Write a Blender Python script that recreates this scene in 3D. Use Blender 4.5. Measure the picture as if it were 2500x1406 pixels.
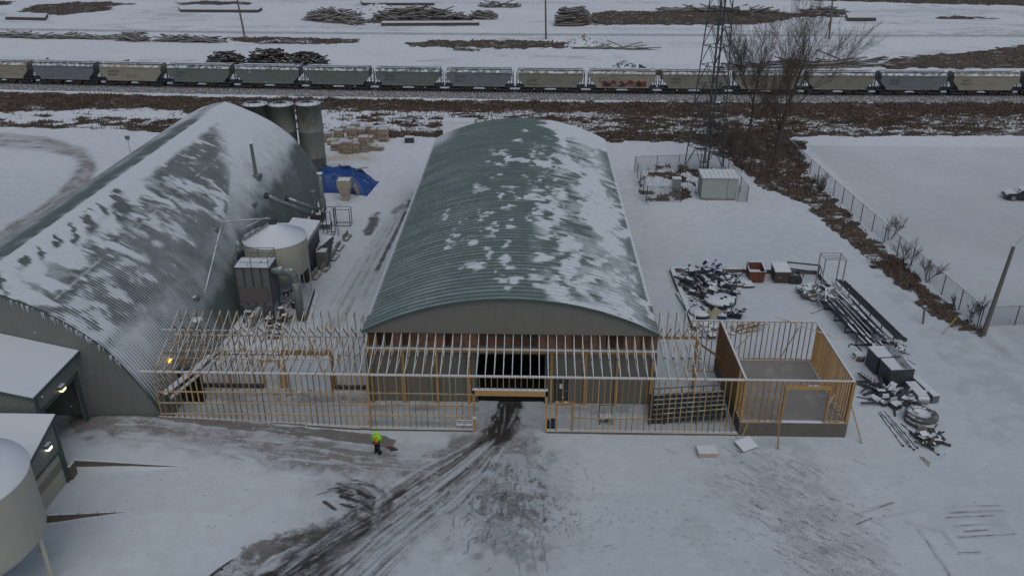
import bpy, math, random
import numpy as np
from mathutils import Vector, Matrix
R_ = math.radians
for o in list(bpy.data.objects): bpy.data.objects.remove(o)
scene = bpy.context.scene
COL = scene.collection

# ------------------------------------------------------------------ camera
FPX, PITCH, ROLL, YAW, CH = 2046.553, R_(25.79), R_(.13), R_(1.26), 34.591
_cp, _sp, _cy, _sy = math.cos(PITCH), math.sin(PITCH), math.cos(YAW), math.sin(YAW)
FWD = Vector((-_sy*_cp, _cy*_cp, -_sp)); _ri = Vector((_cy, _sy, 0)); _up = _ri.cross(FWD)
RGT = math.cos(ROLL)*_ri + math.sin(ROLL)*_up; UPV = -math.sin(ROLL)*_ri + math.cos(ROLL)*_up
CAM = Vector((0, 0, CH))
cd = bpy.data.cameras.new('camera'); cam = bpy.data.objects.new('camera', cd); COL.objects.link(cam)
cd.sensor_width = 36; cd.lens = FPX/2500*36; cd.clip_end = 6000; cd.clip_start = .5
mw = Matrix((RGT, UPV, -FWD)).transposed().to_4x4(); mw.translation = CAM; cam.matrix_world = mw
scene.camera = cam

# ------------------------------------------------------------------ sky, sun, exposure (overcast winter dusk)
SUN_EL, SUN_ROT = R_(58), R_(165)
w = bpy.data.worlds.new('World'); scene.world = w; w.use_nodes = True
nt = w.node_tree; nt.nodes.clear()
sky = nt.nodes.new('ShaderNodeTexSky'); sky.sky_type = 'NISHITA'; sky.sun_disc = False
sky.sun_elevation = SUN_EL; sky.sun_rotation = SUN_ROT; sky.air_density = 1.0; sky.dust_density = 2.5; sky.ozone_density = 1.0
hs = nt.nodes.new('ShaderNodeHueSaturation'); hs.inputs['Saturation'].default_value = .8
bg = nt.nodes.new('ShaderNodeBackground'); bg.inputs['Strength'].default_value = .06
wo = nt.nodes.new('ShaderNodeOutputWorld')
nt.links.new(sky.outputs[0], hs.inputs['Color']); nt.links.new(hs.outputs[0], bg.inputs[0]); nt.links.new(bg.outputs[0], wo.inputs[0])
sd = bpy.data.lights.new('sun', 'SUN'); sd.energy = .5; sd.angle = R_(70); sd.color = (1, .96, .92)
so = bpy.data.objects.new('sun', sd); COL.objects.link(so)
_sdir = Vector((math.sin(SUN_ROT)*math.cos(SUN_EL), math.cos(SUN_ROT)*math.cos(SUN_EL), math.sin(SUN_EL)))
so.rotation_euler = _sdir.to_track_quat('Z', 'Y').to_euler()
scene.view_settings.view_transform = 'Standard'; scene.view_settings.look = 'None'
scene.view_settings.exposure = .31; scene.view_settings.gamma = 1
scene.cycles.max_bounces = 5; scene.cycles.transparent_max_bounces = 12

# ------------------------------------------------------------------ survey helpers: a sighting (u, v) on the photograph to a real place
def ray(u, v): return FWD + (u-1250)/FPX*RGT - (v-703)/FPX*UPV
def U(u, v, ax, val):
    d = ray(u, v); t = (val-CAM[ax])/d[ax]; return CAM + t*d
def G(u, v, z=0.): return U(u, v, 2, z)

# ------------------------------------------------------------------ numpy noise
_rs = np.random.RandomState(5); _lat = _rs.rand(512, 512)
def vnoise(x, y, seed=0):
    x = np.asarray(x, float)+seed*17.31; y = np.asarray(y, float)+seed*9.77
    xi = np.floor(x).astype(int); yi = np.floor(y).astype(int); fx = x-xi; fy = y-yi
    fx = fx*fx*(3-2*fx); fy = fy*fy*(3-2*fy); a = lambda i, j: _lat[(xi+i) % 512, (yi+j) % 512]
    return (a(0,0)*(1-fx)+a(1,0)*fx)*(1-fy)+(a(0,1)*(1-fx)+a(1,1)*fx)*fy
def fbm(x, y, octv=4, seed=0):
    s = 0; amp = .5; tot = 0
    for k in range(octv): s = s+amp*vnoise(x*2**k, y*2**k, seed+k*3); tot += amp; amp *= .5
    return s/tot
def sst(a, b, x):
    t = np.clip((x-a)/(b-a), 0, 1); return t*t*(3-2*t)

# ------------------------------------------------------------------ materials
def newmat(name):
    m = bpy.data.materials.new(name); m.use_nodes = True; nt = m.node_tree; nt.nodes.clear()
    o = nt.nodes.new('ShaderNodeOutputMaterial'); b = nt.nodes.new('ShaderNodeBsdfPrincipled'); nt.links.new(b.outputs[0], o.inputs[0])
    return m, nt, b
def nd(nt, t, **kw):
    n = nt.nodes.new('ShaderNode'+t)
    for k, v in kw.items():
        if isinstance(v, tuple) and len(v) == 2 and k.startswith('p_'): pass
        setattr(n, k, v)
    return n
def setin(nt, sock, v):
    if hasattr(v, 'is_output') or isinstance(v, bpy.types.NodeSocket): nt.links.new(v, sock)
    else: sock.default_value = v
def mth(nt, op, a, b=None, c=None, clamp=False):
    n = nd(nt, 'Math', operation=op, use_clamp=clamp); setin(nt, n.inputs[0], a)
    if b is not None: setin(nt, n.inputs[1], b)
    if c is not None: setin(nt, n.inputs[2], c)
    return n.outputs[0]
def mix(nt, f, a, b):
    n = nd(nt, 'Mix', data_type='RGBA'); setin(nt, n.inputs[0], f)
    for s, v in ((n.inputs[6], a), (n.inputs[7], b)): setin(nt, s, (v[0], v[1], v[2], 1) if isinstance(v, tuple) else v)
    return n.outputs[2]
def noise(nt, vec, scale, detail=4, rough=.55, out=0):
    n = nd(nt, 'TexNoise'); nt.links.new(vec, n.inputs['Vector']); n.inputs['Scale'].default_value = scale
    n.inputs['Detail'].default_value = detail; n.inputs['Roughness'].default_value = rough; return n.outputs[out]
def vmul(nt, vec, s):
    n = nd(nt, 'VectorMath', operation='MULTIPLY'); nt.links.new(vec, n.inputs[0]); n.inputs[1].default_value = s; return n.outputs[0]
def ss(nt, a, b, x):
    n = nd(nt, 'MapRange', interpolation_type='SMOOTHSTEP'); setin(nt, n.inputs[0], x); n.inputs[1].default_value = a; n.inputs[2].default_value = b; return n.outputs[0]
def attr(nt, name):
    n = nd(nt, 'Attribute', attribute_type='GEOMETRY'); n.attribute_name = name; return n.outputs['Fac']
SNOW = (.59, .65, .695)
def snowtop(nt, P, amount, col, nsc=1.6):
    g = nd(nt, 'NewGeometry'); sp = nd(nt, 'SeparateXYZ'); nt.links.new(g.outputs['Normal'], sp.inputs[0])
    f = ss(nt, .45, .8, sp.outputs[2]); n1 = noise(nt, P, nsc, 5, .65)
    f2 = ss(nt, .62-amount*.5, .74-amount*.5, n1)
    return mix(nt, mth(nt, 'MULTIPLY', f, f2), col, SNOW), mth(nt, 'MULTIPLY', f, f2)
def mk(name, col, rough=.75, var=.25, scale=2.5, snow=0., metal=0., stretch=(1,1,1), rand=0., dirt=None, dirtamt=.4, nsc=1.6):
    m, nt, b = newmat(name); g = nd(nt, 'NewGeometry'); P = g.outputs['Position']
    n = noise(nt, vmul(nt, P, stretch), scale, 5, .6)
    k = mth(nt, 'MULTIPLY_ADD', n, 2*var, 1-var)
    if rand:
        oi = nd(nt, 'ObjectInfo'); k = mth(nt, 'MULTIPLY', k, mth(nt, 'MULTIPLY_ADD', oi.outputs['Random'], 2*rand, 1-rand))
    c = nd(nt, 'VectorMath', operation='SCALE'); c.inputs[0].default_value = col; nt.links.new(k, c.inputs['Scale']); c = c.outputs[0]
    if dirt is not None:
        n2 = noise(nt, vmul(nt, P, stretch), scale*.6+.13, 6, .65)
        c = mix(nt, mth(nt, 'MULTIPLY', ss(nt, .5, .68, n2), dirtamt*1.5, clamp=True), c, dirt)
    b.inputs['Metallic'].default_value = metal; b.inputs['Roughness'].default_value = rough
    if snow > 0:
        c, f = snowtop(nt, P, snow, c, nsc)
        nt.links.new(mth(nt, 'MULTIPLY_ADD', f, .9-rough, rough), b.inputs['Roughness'])
        if metal: nt.links.new(mth(nt, 'MULTIPLY', mth(nt, 'SUBTRACT', 1., f), metal), b.inputs['Metallic'])
    nt.links.new(c, b.inputs['Base Color'])
    b.inputs['Specular IOR Level'].default_value = .35
    return m
def emis(name, col, s):
    m, nt, b = newmat(name); b.inputs['Base Color'].default_value = (*col, 1); b.inputs['Emission Color'].default_value = (*col, 1); b.inputs['Emission Strength'].default_value = s; return m
M = dict(
 wood=mk('sawn_timber', (.36,.245,.115), .8, .3, 3, snow=.42, rand=.42),
 woodclean=mk('bright_timber', (.38,.23,.09), .8, .25, 3, snow=.3, rand=.2),
 snowy_wood=mk('snow_capped_timber', (.42,.33,.235), .8, .2, 3, snow=1.0, rand=.1),
 osb=mk('osb_sheathing', (.235,.125,.055), .8, .3, 5, rand=.1, dirt=(.16,.08,.035), dirtamt=.4),
 ply=mk('weathered_sheathing', (.12,.068,.042), .8, .5, 1.2, rand=.75, dirt=(.07,.055,.045), dirtamt=.6, stretch=(1,1,3)),
 siding=mk('grey_siding', (.148,.148,.13), .55, .14, .7, stretch=(6,6,.4)),
 siding2=mk('annex_siding', (.155,.168,.158), .55, .18, .7, stretch=(6,6,.4)),
 trim=mk('green_trim', (.055,.085,.078), .5, .2, 2),
 black=mk('dark_interior', (.012,.012,.012), .95, .3, 2),  # near-black that carries the shade of unlit interiors
 conc=mk('concrete', (.22,.205,.185), .9, .25, 1.2, snow=.35, dirt=(.13,.12,.105), dirtamt=.4),
 concdark=mk('damp_concrete', (.125,.112,.095), .9, .3, 1.2, snow=.8),
 slab=mk('concrete_slab', (.22,.215,.20), .8, .18, .8, dirt=(.40,.41,.42), dirtamt=.3),
 steel=mk('grey_steel', (.13,.135,.14), .5, .25, 2, snow=.7, dirt=(.09,.06,.045), dirtamt=.25),
 steeldk=mk('dark_steel', (.045,.05,.055), .55, .3, 2, snow=.55),
 steelpl=mk('dark_bare_steel', (.05,.056,.06), .55, .3, 2),
 galv=mk('galvanised', (.27,.29,.30), .4, .2, 3, snow=.5, metal=.3),
 duct=mk('grey_green_duct', (.13,.16,.155), .45, .25, 2, snow=.25),
 silo=mk('silo_steel', (.17,.185,.165), .5, .22, 1.1, snow=.9, dirt=(.10,.07,.045), dirtamt=.45, stretch=(1,1,.35)),
 beige=mk('beige_tank', (.43,.42,.35), .5, .10, .5, snow=1.1, dirt=(.33,.31,.25), dirtamt=.25, stretch=(1,1,.3)),
 rust=mk('rusty_red', (.16,.05,.03), .7, .35, 2, snow=.5, dirt=(.05,.03,.025), dirtamt=.5),
 brown=mk('brown_steel', (.075,.055,.045), .7, .3, 2, snow=.8),
 blue=mk('blue_paint', (.02,.045,.13), .5, .3, 2, snow=.55),
 navy=mk('navy_paint', (.015,.028,.06), .5, .3, 2, snow=.6),
 tarp=mk('blue_tarp', (.014,.062,.225), .45, .35, .8, snow=.02),
 green=mk('green_paint', (.06,.10,.075), .5, .3, 2, snow=.7),
 palegreen=mk('pale_green_panel', (.30,.345,.315), .5, .1, .6, snow=0),
 roofw=mk('white_sheet_roof', (.62,.66,.68), .5, .1, 1, snow=.4),
 tan=mk('tan_hopper', (.30,.285,.225), .6, .2, 1.2, dirt=(.15,.12,.085), dirtamt=.5, snow=.35),
 rtie=mk('weathered_tie', (.085,.07,.058), .9, .4, 3, snow=.8),
 tiedark=mk('dark_tie', (.05,.043,.038), .9, .4, 3, snow=.32),
 log=mk('grey_log', (.13,.115,.10), .9, .4, 3, snow=.72),
 bark=mk('bark', (.07,.06,.052), .95, .3, 4),
 twig=mk('twigs', (.10,.082,.068), .95, .3, 2),
 grass=mk('dry_grass', (.125,.096,.072), .95, .5, .3, snow=.12),
 polew=mk('pole_timber', (.14,.125,.11), .9, .25, 2, stretch=(3,3,.4)),
 tyre=mk('tyre_rubber', (.10,.098,.092), .85, .2, 4, snow=.25),
 pipe=mk('grey_pipe', (.10,.104,.108), .5, .25, 2, snow=.45),
 snow=mk('snow_clean', SNOW, .9, .06, .8),
 ballast=mk('ballast', (.15,.148,.15), .95, .5, 4, snow=.22, nsc=3.),
 rail=mk('rail_steel', (.06,.05,.045), .5, .2, 3),
 rubble=mk('snowy_rubble', (.16,.15,.14), .95, .45, 3, snow=.75),
 signw=mk('sign_white', (.62,.64,.64), .5, .05, 2), ink=mk('sign_ink', (.03,.035,.04), .7, .1, 2),
 pallet=mk('pallet_wood', (.36,.26,.165), .85, .3, 3, snow=.95, rand=.25),
 yellow=mk('yellow_paint', (.45,.33,.05), .6, .2, 3),
 orangepaint=mk('orange_plastic', (.14,.055,.04), .5, .2, 3),
 lime=mk('lime_jacket', (.30,.85,.02), .7, .12, 6), hivy=mk('pale_lime', (.62,.80,.12), .6, .1, 6),
 orange=mk('orange_tape', (.62,.16,.04), .6, .1, 6), trouser=mk('black_trousers', (.008,.008,.01), .9, .2, 6),
 skin=mk('skin', (.42,.24,.17), .6, .05, 6), glass=mk('car_glass', (.02,.025,.03), .15, .1, 2, snow=.5), carp=mk('dark_car_paint', (.03,.033,.037), .35, .1, 2, snow=1.0),
 amber=emis('amber_lamp', (1,.42,.06), 1.6), lamp=emis('warm_lamp', (1,.84,.42), 1.5), lampw=emis('white_lamp', (1,.95,.72), 1.8),
)
def chainlink():
    m, nt, b = newmat('chain_link'); b.inputs['Base Color'].default_value = (.16,.17,.18,1); b.inputs['Roughness'].default_value = .5
    tc = nd(nt, 'TexCoord'); sp = nd(nt, 'SeparateXYZ'); nt.links.new(tc.outputs['UV'], sp.inputs[0])
    a = mth(nt, 'ADD', sp.outputs[0], sp.outputs[1]); c = mth(nt, 'SUBTRACT', sp.outputs[0], sp.outputs[1])
    f = mth(nt, 'MAXIMUM', mth(nt, 'GREATER_THAN', mth(nt, 'FRACT', mth(nt, 'MULTIPLY', a, 14.)), .87), mth(nt, 'GREATER_THAN', mth(nt, 'FRACT', mth(nt, 'MULTIPLY', c, 14.)), .87))
    t = nd(nt, 'BsdfTransparent'); mx = nd(nt, 'MixShader'); nt.links.new(f, mx.inputs[0]); nt.links.new(t.outputs[0], mx.inputs[1]); nt.links.new(b.outputs[0], mx.inputs[2])
    nt.links.new(mx.outputs[0], [n for n in nt.nodes if n.type == 'OUTPUT_MATERIAL'][0].inputs[0]); return m
M['chain'] = chainlink()

# ------------------------------------------------------------------ mesh builder
ORG = {}
SPLIT = {'leg','flange','corner_trim','stile','side_sill','door_frame','uprights','port','crossbar'}
class MB:
    def __init__(s): s.v = []; s.f = []
    def add(s, vs, fs):
        o = len(s.v); s.v += [tuple(v) for v in vs]; s.f += [tuple(i+o for i in f) for f in fs]; return s
    def box(s, c, sz, rz=0, R=None):
        c = Vector(c); hx, hy, hz = sz[0]/2, sz[1]/2, sz[2]/2
        R = R if R is not None else Matrix.Rotation(rz, 3, 'Z')
        vs = [c+R@Vector((x*hx, y*hy, z*hz)) for z in (-1,1) for y in (-1,1) for x in (-1,1)]
        return s.add(vs, [(0,2,3,1),(4,5,7,6),(0,1,5,4),(2,6,7,3),(0,4,6,2),(1,3,7,5)])
    def box2(s, a, b): return s.box([(a[i]+b[i])/2 for i in range(3)], [abs(b[i]-a[i]) for i in range(3)])
    def beam(s, p, q, w, h, up=(0,0,1)):
        p = Vector(p); q = Vector(q); d = q-p; L = d.length; d.normalize(); up = Vector(up)
        if abs(d.dot(up)) > .98: up = Vector((0,1,0)) if abs(d.y) < .9 else Vector((1,0,0))
        x = d.cross(up).normalized(); z = x.cross(d)
        return s.box((p+q)/2, (w, L, h), R=Matrix((x, d, z)).transposed())
    def tube(s, p, q, r0, r1=None, n=8, cap=True):
        r1 = r0 if r1 is None else r1; p = Vector(p); q = Vector(q); d = (q-p)
        if d.length < 1e-6: return s
        d.normalize(); a = Vector((0,0,1)) if abs(d.z) < .9 else Vector((1,0,0)); x = d.cross(a).normalized(); y = d.cross(x)
        vs = [c+r*(math.cos(2*math.pi*i/n)*x+math.sin(2*math.pi*i/n)*y) for c, r in ((p, r0), (q, r1)) for i in range(n)]
        fs = [(i, (i+1) % n, n+(i+1) % n, n+i) for i in range(n)]
        if cap: fs += [tuple(range(n))[::-1], tuple(range(n, 2*n))]
        return s.add(vs, fs)
    def path(s, pts, r, n=8):
        for a, b in zip(pts[:-1], pts[1:]):
            a = Vector(a); b = Vector(b); d = (b-a).normalized(); s.tube(a-d*r*.25, b+d*r*.25, r, None, n)
        return s
    def prism(s, pts, vec):
        n = len(pts); vec = Vector(vec); a = [Vector(p) for p in pts]
        return s.add(a+[p+vec for p in a], [tuple(range(n))[::-1], tuple(range(n, 2*n))]+[(i, (i+1) % n, n+(i+1) % n, n+i) for i in range(n)])
    def lathe(s, c, prof, n=32):
        vs = [(c[0]+r*math.cos(2*math.pi*i/n), c[1]+r*math.sin(2*math.pi*i/n), c[2]+z) for r, z in prof for i in range(n)]
        fs = [(k*n+i, k*n+(i+1) % n, (k+1)*n+(i+1) % n, (k+1)*n+i) for k in range(len(prof)-1) for i in range(n)]
        return s.add(vs, fs)
    def mesh(s, name, mat, org=(0,0,0), smooth=False):
        me = bpy.data.meshes.new(name); o = Vector(org)
        me.from_pydata([(v[0]-o.x, v[1]-o.y, v[2]-o.z) for v in s.v], [], s.f)
        if mat is not None: me.materials.append(M[mat] if isinstance(mat, str) else mat)
        if smooth: me.polygons.foreach_set('use_smooth', [True]*len(me.polygons))
        me.update(); return me
    def comps(s):
        p = list(range(len(s.v)))
        def fd(i):
            while p[i] != i: p[i] = p[p[i]]; i = p[i]
            return i
        for f in s.f:
            for j in f[1:]: p[fd(j)] = fd(f[0])
        g = {}
        for f in s.f: g.setdefault(fd(f[0]), []).append(f)
        out = []
        for fs in g.values():
            ids = sorted({i for f in fs for i in f}); ix = {i: k for k, i in enumerate(ids)}; m = MB(); m.v = [s.v[i] for i in ids]; m.f = [tuple(ix[i] for i in f) for f in fs]; out.append(m)
        return out
    def build(s, name, mat, parent=None, smooth=False, label=None):
        if parent is not None and name in SPLIT:
            c = s.comps()
            if 1 < len(c) <= 12: return [m._build(name, mat, parent, smooth, label) for m in c][0]
        return s._build(name, mat, parent, smooth, label)
    def _build(s, name, mat, parent=None, smooth=False, label=None):
        if parent is not None: org = ORG[parent.name]
        else:
            a = np.array(s.v); org = Vector((a[:,0].mean(), a[:,1].mean(), a[:,2].min()))
        o = bpy.data.objects.new(name, s.mesh(name, mat, org, smooth)); COL.objects.link(o)
        if parent is not None: o.parent = parent
        else: o.location = org
        ORG[o.name] = Vector(org)
        if label: o['label'] = label
        return o
def tag(o, label, cat, group=None, kind=None):
    if label: o['label'] = label
    if cat: o['category'] = cat
    if group: o['group'] = group
    if kind: o['kind'] = kind
    return o
def thing(name, label, cat, loc, group=None):
    o = bpy.data.objects.new(name, None); COL.objects.link(o); o.location = loc; o.empty_display_size = .3
    ORG[o.name] = Vector(loc); return tag(o, label, cat, group)
def inst(name, mesh, parent, pos, rot=(0,0,0), scale=None):
    """a piece that shares its mesh; pos is a world position, parent a thing or part (unrotated)"""
    o = bpy.data.objects.new(name, mesh); COL.objects.link(o); o.parent = parent; o.location = Vector(pos)-ORG[parent.name]; o.rotation_euler = rot
    if scale: o.scale = scale
    ORG[o.name] = Vector(pos); return o
def dup(src, loc, rz=0, label=None, sc=None):
    def cp(o, par):
        c = o.copy(); COL.objects.link(c); c.parent = par
        for ch in o.children: cp(ch, c)
        return c
    r = cp(src, None); r.location = loc; r.rotation_euler = (0,0,rz); ORG[r.name] = Vector(loc)
    if sc: r.scale = (sc,)*3
    if label: r['label'] = label
    return r
def text(name, body, size, mat, parent, pos, rot, sx=1.):
    cu = bpy.data.curves.new(name, 'FONT'); cu.body = body; cu.size = size; cu.align_x = 'LEFT'; cu.resolution_u = 1; cu.extrude = .004
    t = bpy.data.objects.new(name, cu); COL.objects.link(t); bpy.context.view_layer.update()
    me = bpy.data.meshes.new_from_object(t); bpy.data.objects.remove(t); me.materials.clear(); me.materials.append(M[mat]); me.name = name
    return inst(name, me, parent, pos, rot, (sx,1,1))
# ================================================================== GROUND
def e_up(x): return .85*np.clip((-11-x)/14.7, 0, 1)
def height(x, y):
    x = np.asarray(x, float); y = np.asarray(y, float)
    up = e_up(x)
    p1 = np.where(x < -22, .636*np.clip((x+29.4)/7.4, 0, 1), up)
    near = (p1-.6*np.clip((-24-x)/5, 0, 1))*np.clip((y-33)/6, 0, 1)
    h = np.where(y >= 43.2, up, np.where(y >= 39.1, p1, near))
    return np.where(y > 48.55, 0., h)*1.0
def pts(px, z=0.): return [tuple(G(u, v, z))[:2] for u, v in px]
def segdist(x, y, P):
    d = np.full(x.shape, 1e9); along = np.zeros(x.shape); L = 0
    for (ax, ay), (bx, by) in zip(P[:-1], P[1:]):
        vx, vy = bx-ax, by-ay; l2 = vx*vx+vy*vy+1e-9; t = np.clip(((x-ax)*vx+(y-ay)*vy)/l2, 0, 1)
        dd = np.hypot(x-ax-t*vx, y-ay-t*vy); along = np.where(dd < d, L+t*math.sqrt(l2), along); d = np.minimum(d, dd); L += math.sqrt(l2)
    return d, along
def inpoly(x, y, P):
    c = np.zeros(x.shape, bool); n = len(P)
    for i in range(n):
        (x1, y1), (x2, y2) = P[i], P[i-1]
        if y1 == y2: continue
        c ^= ((y1 > y) != (y2 > y)) & (x < (x2-x1)*(y-y1)/(y2-y1)+x1)
    return c
GRASS = [  # dry-grass patches, sighted outline
 [(-260,222),(0,226),(600,240),(1250,249),(1900,252),(2760,254),(2760,334),(1960,333),(1900,345),(1650,349),(1480,347),(1050,336),(960,336),(790,318),(560,322),(390,326),(250,315),(0,311),(-260,308)],
 [(1690,347),(1900,338),(1962,345),(1966,420),(2110,560),(2250,690),(2400,806),(2392,824),(2330,800),(2200,705),(2060,590),(1960,500),(1900,470),(1850,452),(1800,400)],
 [(40,30),(80,14),(200,4),(340,10),(270,16),(275,26),(140,38)], [(-60,18),(0,2),(40,4),(20,14)], [(420,8),(500,3),(620,6),(610,12),(440,12)],
 [(560,92),(700,90),(880,98),(870,106),(780,108),(560,104)], [(985,106),(1060,98),(1300,100),(1400,104),(1395,118),(1240,120),(1000,114)],
 [(740,45),(760,38),(800,44),(790,52)], [(890,48),(960,40),(1150,42),(1160,52),(900,58)],
 [(1420,40),(1480,28),(1700,26),(1880,26),(1950,34),(2050,38),(2070,42),(1950,42),(1870,58),(1800,62),(1430,62)],
 [(2160,152),(2200,138),(2330,132),(2500,112),(2700,104),(2700,170),(2160,168)], [(2260,44),(2330,38),(2440,46),(2300,48)], [(1900,0),(2500,16),(2700,20),(2700,-10),(1900,-10)],
 [(130,90),(330,84),(320,92),(150,96)], [(1555,440),(1600,404),(1700,405),(1780,420),(1700,450),(1740,490),(1578,490)],
]
GPW = [pts(p) for p in GRASS]
def grassmask(x, y):
    g = np.zeros(x.shape)
    for k, P in enumerate(GPW):
        a = np.array(P); bb = (x > a[:,0].min()-2) & (x < a[:,0].max()+2) & (y > a[:,1].min()-2) & (y < a[:,1].max()+2)
        if not bb.any(): continue
        xs = x[bb]+(fbm(x[bb]*.5, y[bb]*.5, 3, 7)-.5)*2.2; ys = y[bb]+(fbm(x[bb]*.5, y[bb]*.5, 3, 9)-.5)*(2.2 if k < 2 else 5.)
        m = inpoly(xs, ys, P).astype(float)
        if k == 0:    # patchy snow lies in the middle of the trackside strip
            n = fbm(x[bb]*.09, y[bb]*.28, 4, 3); n2 = fbm(x[bb]*.5, y[bb]*.9, 3, 5)
            mid = sst(124.5, 129, y[bb])*(1-sst(137, 142.5, y[bb]))
            m = m*(1-mid*sst(.40, .56, n*.6+n2*.4)*(.5+.45*sst(40, -50, x[bb])))
        if k == 1: m = m*(.74+.26*sst(.36, .52, fbm(x[bb]*.5, y[bb]*.35, 4, 4)))
        if k == 14: m = m*sst(.42, .55, fbm(x[bb]*.7, y[bb]*.7, 3, 2))
        m = m*(.50+.50*sst(.36, .56, fbm(x[bb]*.9, y[bb]*1.7, 3, 41)))
        g[bb] = np.maximum(g[bb], m)
    return g
def make_ground():
    def axis(a, b, step): return list(np.arange(a, b, step))
    xs = [-3000,-1500,-800,-500,-350,-260]+axis(-215,-60,1.)+axis(-60,-34,.35)+axis(-34,34,.13)+axis(34,70,.4)+axis(70,200,1.)+[200,260,350,500,800,1500,3000]
    ys = [-300,-100,-30,0,15]+axis(22,30,.4)+axis(30,49,.10)+axis(49,62,.14)+axis(62,100,.33)+axis(100,160,.5)+axis(160,300,.9)+[300,310,330,360,420,520,700,1000,1800,3500]
    X, Y = np.meshgrid(np.array(xs), np.array(ys)); nx, ny = len(xs), len(ys); x = X.ravel(); y = Y.ravel()
    z = height(x, y)
    fade = np.exp(-np.maximum(y-60, 0)/60); z = z+(fbm(x*.25, y*.25, 4, 1)-.5)*.10+(fbm(x*1.6, y*1.6, 3, 11)-.5)*.03*fade
    z = z + sst(143, 150, y)*(1-sst(154, 161, y))*np.where(np.abs(x) < 400, .12, 0)
    dirt = np.zeros(x.shape); mud = np.zeros(x.shape); conc = np.zeros(x.shape); yel = np.zeros(x.shape); brown = np.zeros(x.shape)
    near = (y < 66) & (y > 24) & (np.abs(x) < 46); xn, yn = x[near], y[near]; dn = dirt[near]; mn = mud[near]; cn = conc[near]; bn = brown[near]
    def track(arr, px, wid, s, soft=.6, brk=0., seed=0, sc=(.5,1.6)):
        P = pts(px); pa = np.array(P); e = wid*1.6+.2
        k = np.nonzero((xn > pa[:,0].min()-e) & (xn < pa[:,0].max()+e) & (yn > pa[:,1].min()-e) & (yn < pa[:,1].max()+e))[0]
        if not len(k): return
        xk, yk = xn[k], yn[k]; d, al = segdist(xk, yk, P); j = d < e; k = k[j]; xk = xk[j]; yk = yk[j]; d = d[j]; al = al[j]
        if not len(k): return
        d = d+(fbm(xk*1.3, yk*1.3, 3, seed)-.5)*wid*.7
        v = s*(1-sst(wid*(1-soft), wid, d))
        if brk: v = v*(1-brk+brk*sst(.38, .6, fbm(al*sc[0], d*sc[1]+seed*3, 3, seed+1)))
        arr[k] = np.maximum(arr[k], v)
    rn = random.Random(3)
    # black wet lane out of the big door and the ruts that sweep away to the lower left
    track(mn, [(1247,930),(1247,965),(1242,1000),(1228,1040),(1212,1066)], 1.25, 1., .45, .15, 1)
    track(mn, [(1205,1040),(1180,1072),(1165,1082)], .5, .85, .6, .3, 2); track(mn, [(1245,1000),(1238,1062)], .55, .9, .6, .3, 3)
    for off, s in ((0,.80),(26,.55),(58,.82),(84,.5),(118,.5)):
        track(mn, [(1186+off*.35,1072+off*.12),(1120+off*.5,1112+off*.35),(1040+off*.6,1162+off*.5),(960+off*.65,1214+off*.55),(880+off*.7,1270+off*.6),(800+off*.8,1334+off*.6),(700+off*.9,1412+off*.6)], .42, s*1.05, .9, .25, 4+off, (.35,2))
    track(dn, [(1215,1060),(1200,1078),(1090,1150),(980,1225),(880,1295),(790,1370),(720,1430)], 4.4, 1.0, .9, .15, 21)
    track(dn, [(1140,1200),(1020,1255),(930,1305),(860,1370),(820,1440)], 2.4, .8, .9, .3, 22); track(bn, [(1200,1078),(980,1225),(790,1370)], 3.6, .7, .9, .2, 23); track(dn, [(1000,1150),(900,1180),(860,1250)], 3.2, .62, .9, .3, 29)
    track(mn, [(1130,1212),(1040,1247),(960,1288),(885,1338),(830,1410)], .3, .7, .8, .4, 24); track(mn, [(1150,1228),(1040,1268),(970,1310),(900,1370),(870,1420)], .25, .5, .8, .5, 25)
    track(mn, [(862,1290),(800,1335),(735,1380),(660,1440)], 1.5, .98, .5, .25, 26); track(mn, [(760,1370),(700,1420)], 1.9, .95, .5, .25, 27)
    track(dn, [(900,1330),(800,1400),(700,1470)], 3.2, .85, .5, .3, 28)
    for k in range(70):
        o = rn.uniform(-40, 150); f0 = rn.random()*.7; f1 = min(1., f0+rn.uniform(.15,.55)); B = [(1186+o*.35,1072+o*.12),(1120+o*.5,1112+o*.35),(1040+o*.6,1162+o*.5),(960+o*.65,1214+o*.55),(880+o*.7,1270+o*.6),(800+o*.8,1334+o*.6),(700+o*.9,1412+o*.6)]
        pp = [tuple(float(c) for c in np.array(B[int(t)])*(1-t%1)+np.array(B[min(6,int(t)+1)])*(t%1)) for t in np.linspace(f0*6, f1*6-.001, 7)]
        track(mn, pp, rn.uniform(.05,.16), rn.uniform(.35,.75), .85, .4, k+200, (.6,2)); 
    # frozen slush fan in front of the door
    for k in range(620):
        a = rn.gauss(1230, 95); b = rn.gauss(1205, 62); ang = math.atan2(b-1040, a-1225)+rn.gauss(0, .55); L = rn.uniform(4, 34)
        track(mn, [(a, b), (a+L*math.cos(ang), b+L*math.sin(ang))], rn.uniform(.05, .14), rn.uniform(.3, .72), .9, .3, k)
    track(dn, [(1235,1090),(1240,1200),(1230,1300)], 6.0, .85, .95, .35, 31)
    for u0 in (1222, 1262, 1290): track(mn, [(u0-8,1075),(u0,1140),(u0+12,1210),(u0+35,1330),(u0+50,1405)], .14, .5, .8, .6, int(u0))
    # tyre arcs at the left bend
    track(dn, [(800,1185),(900,1200),(930,1245),(880,1300),(780,1380)], 2.6, .7, .9, .3, 78)
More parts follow.
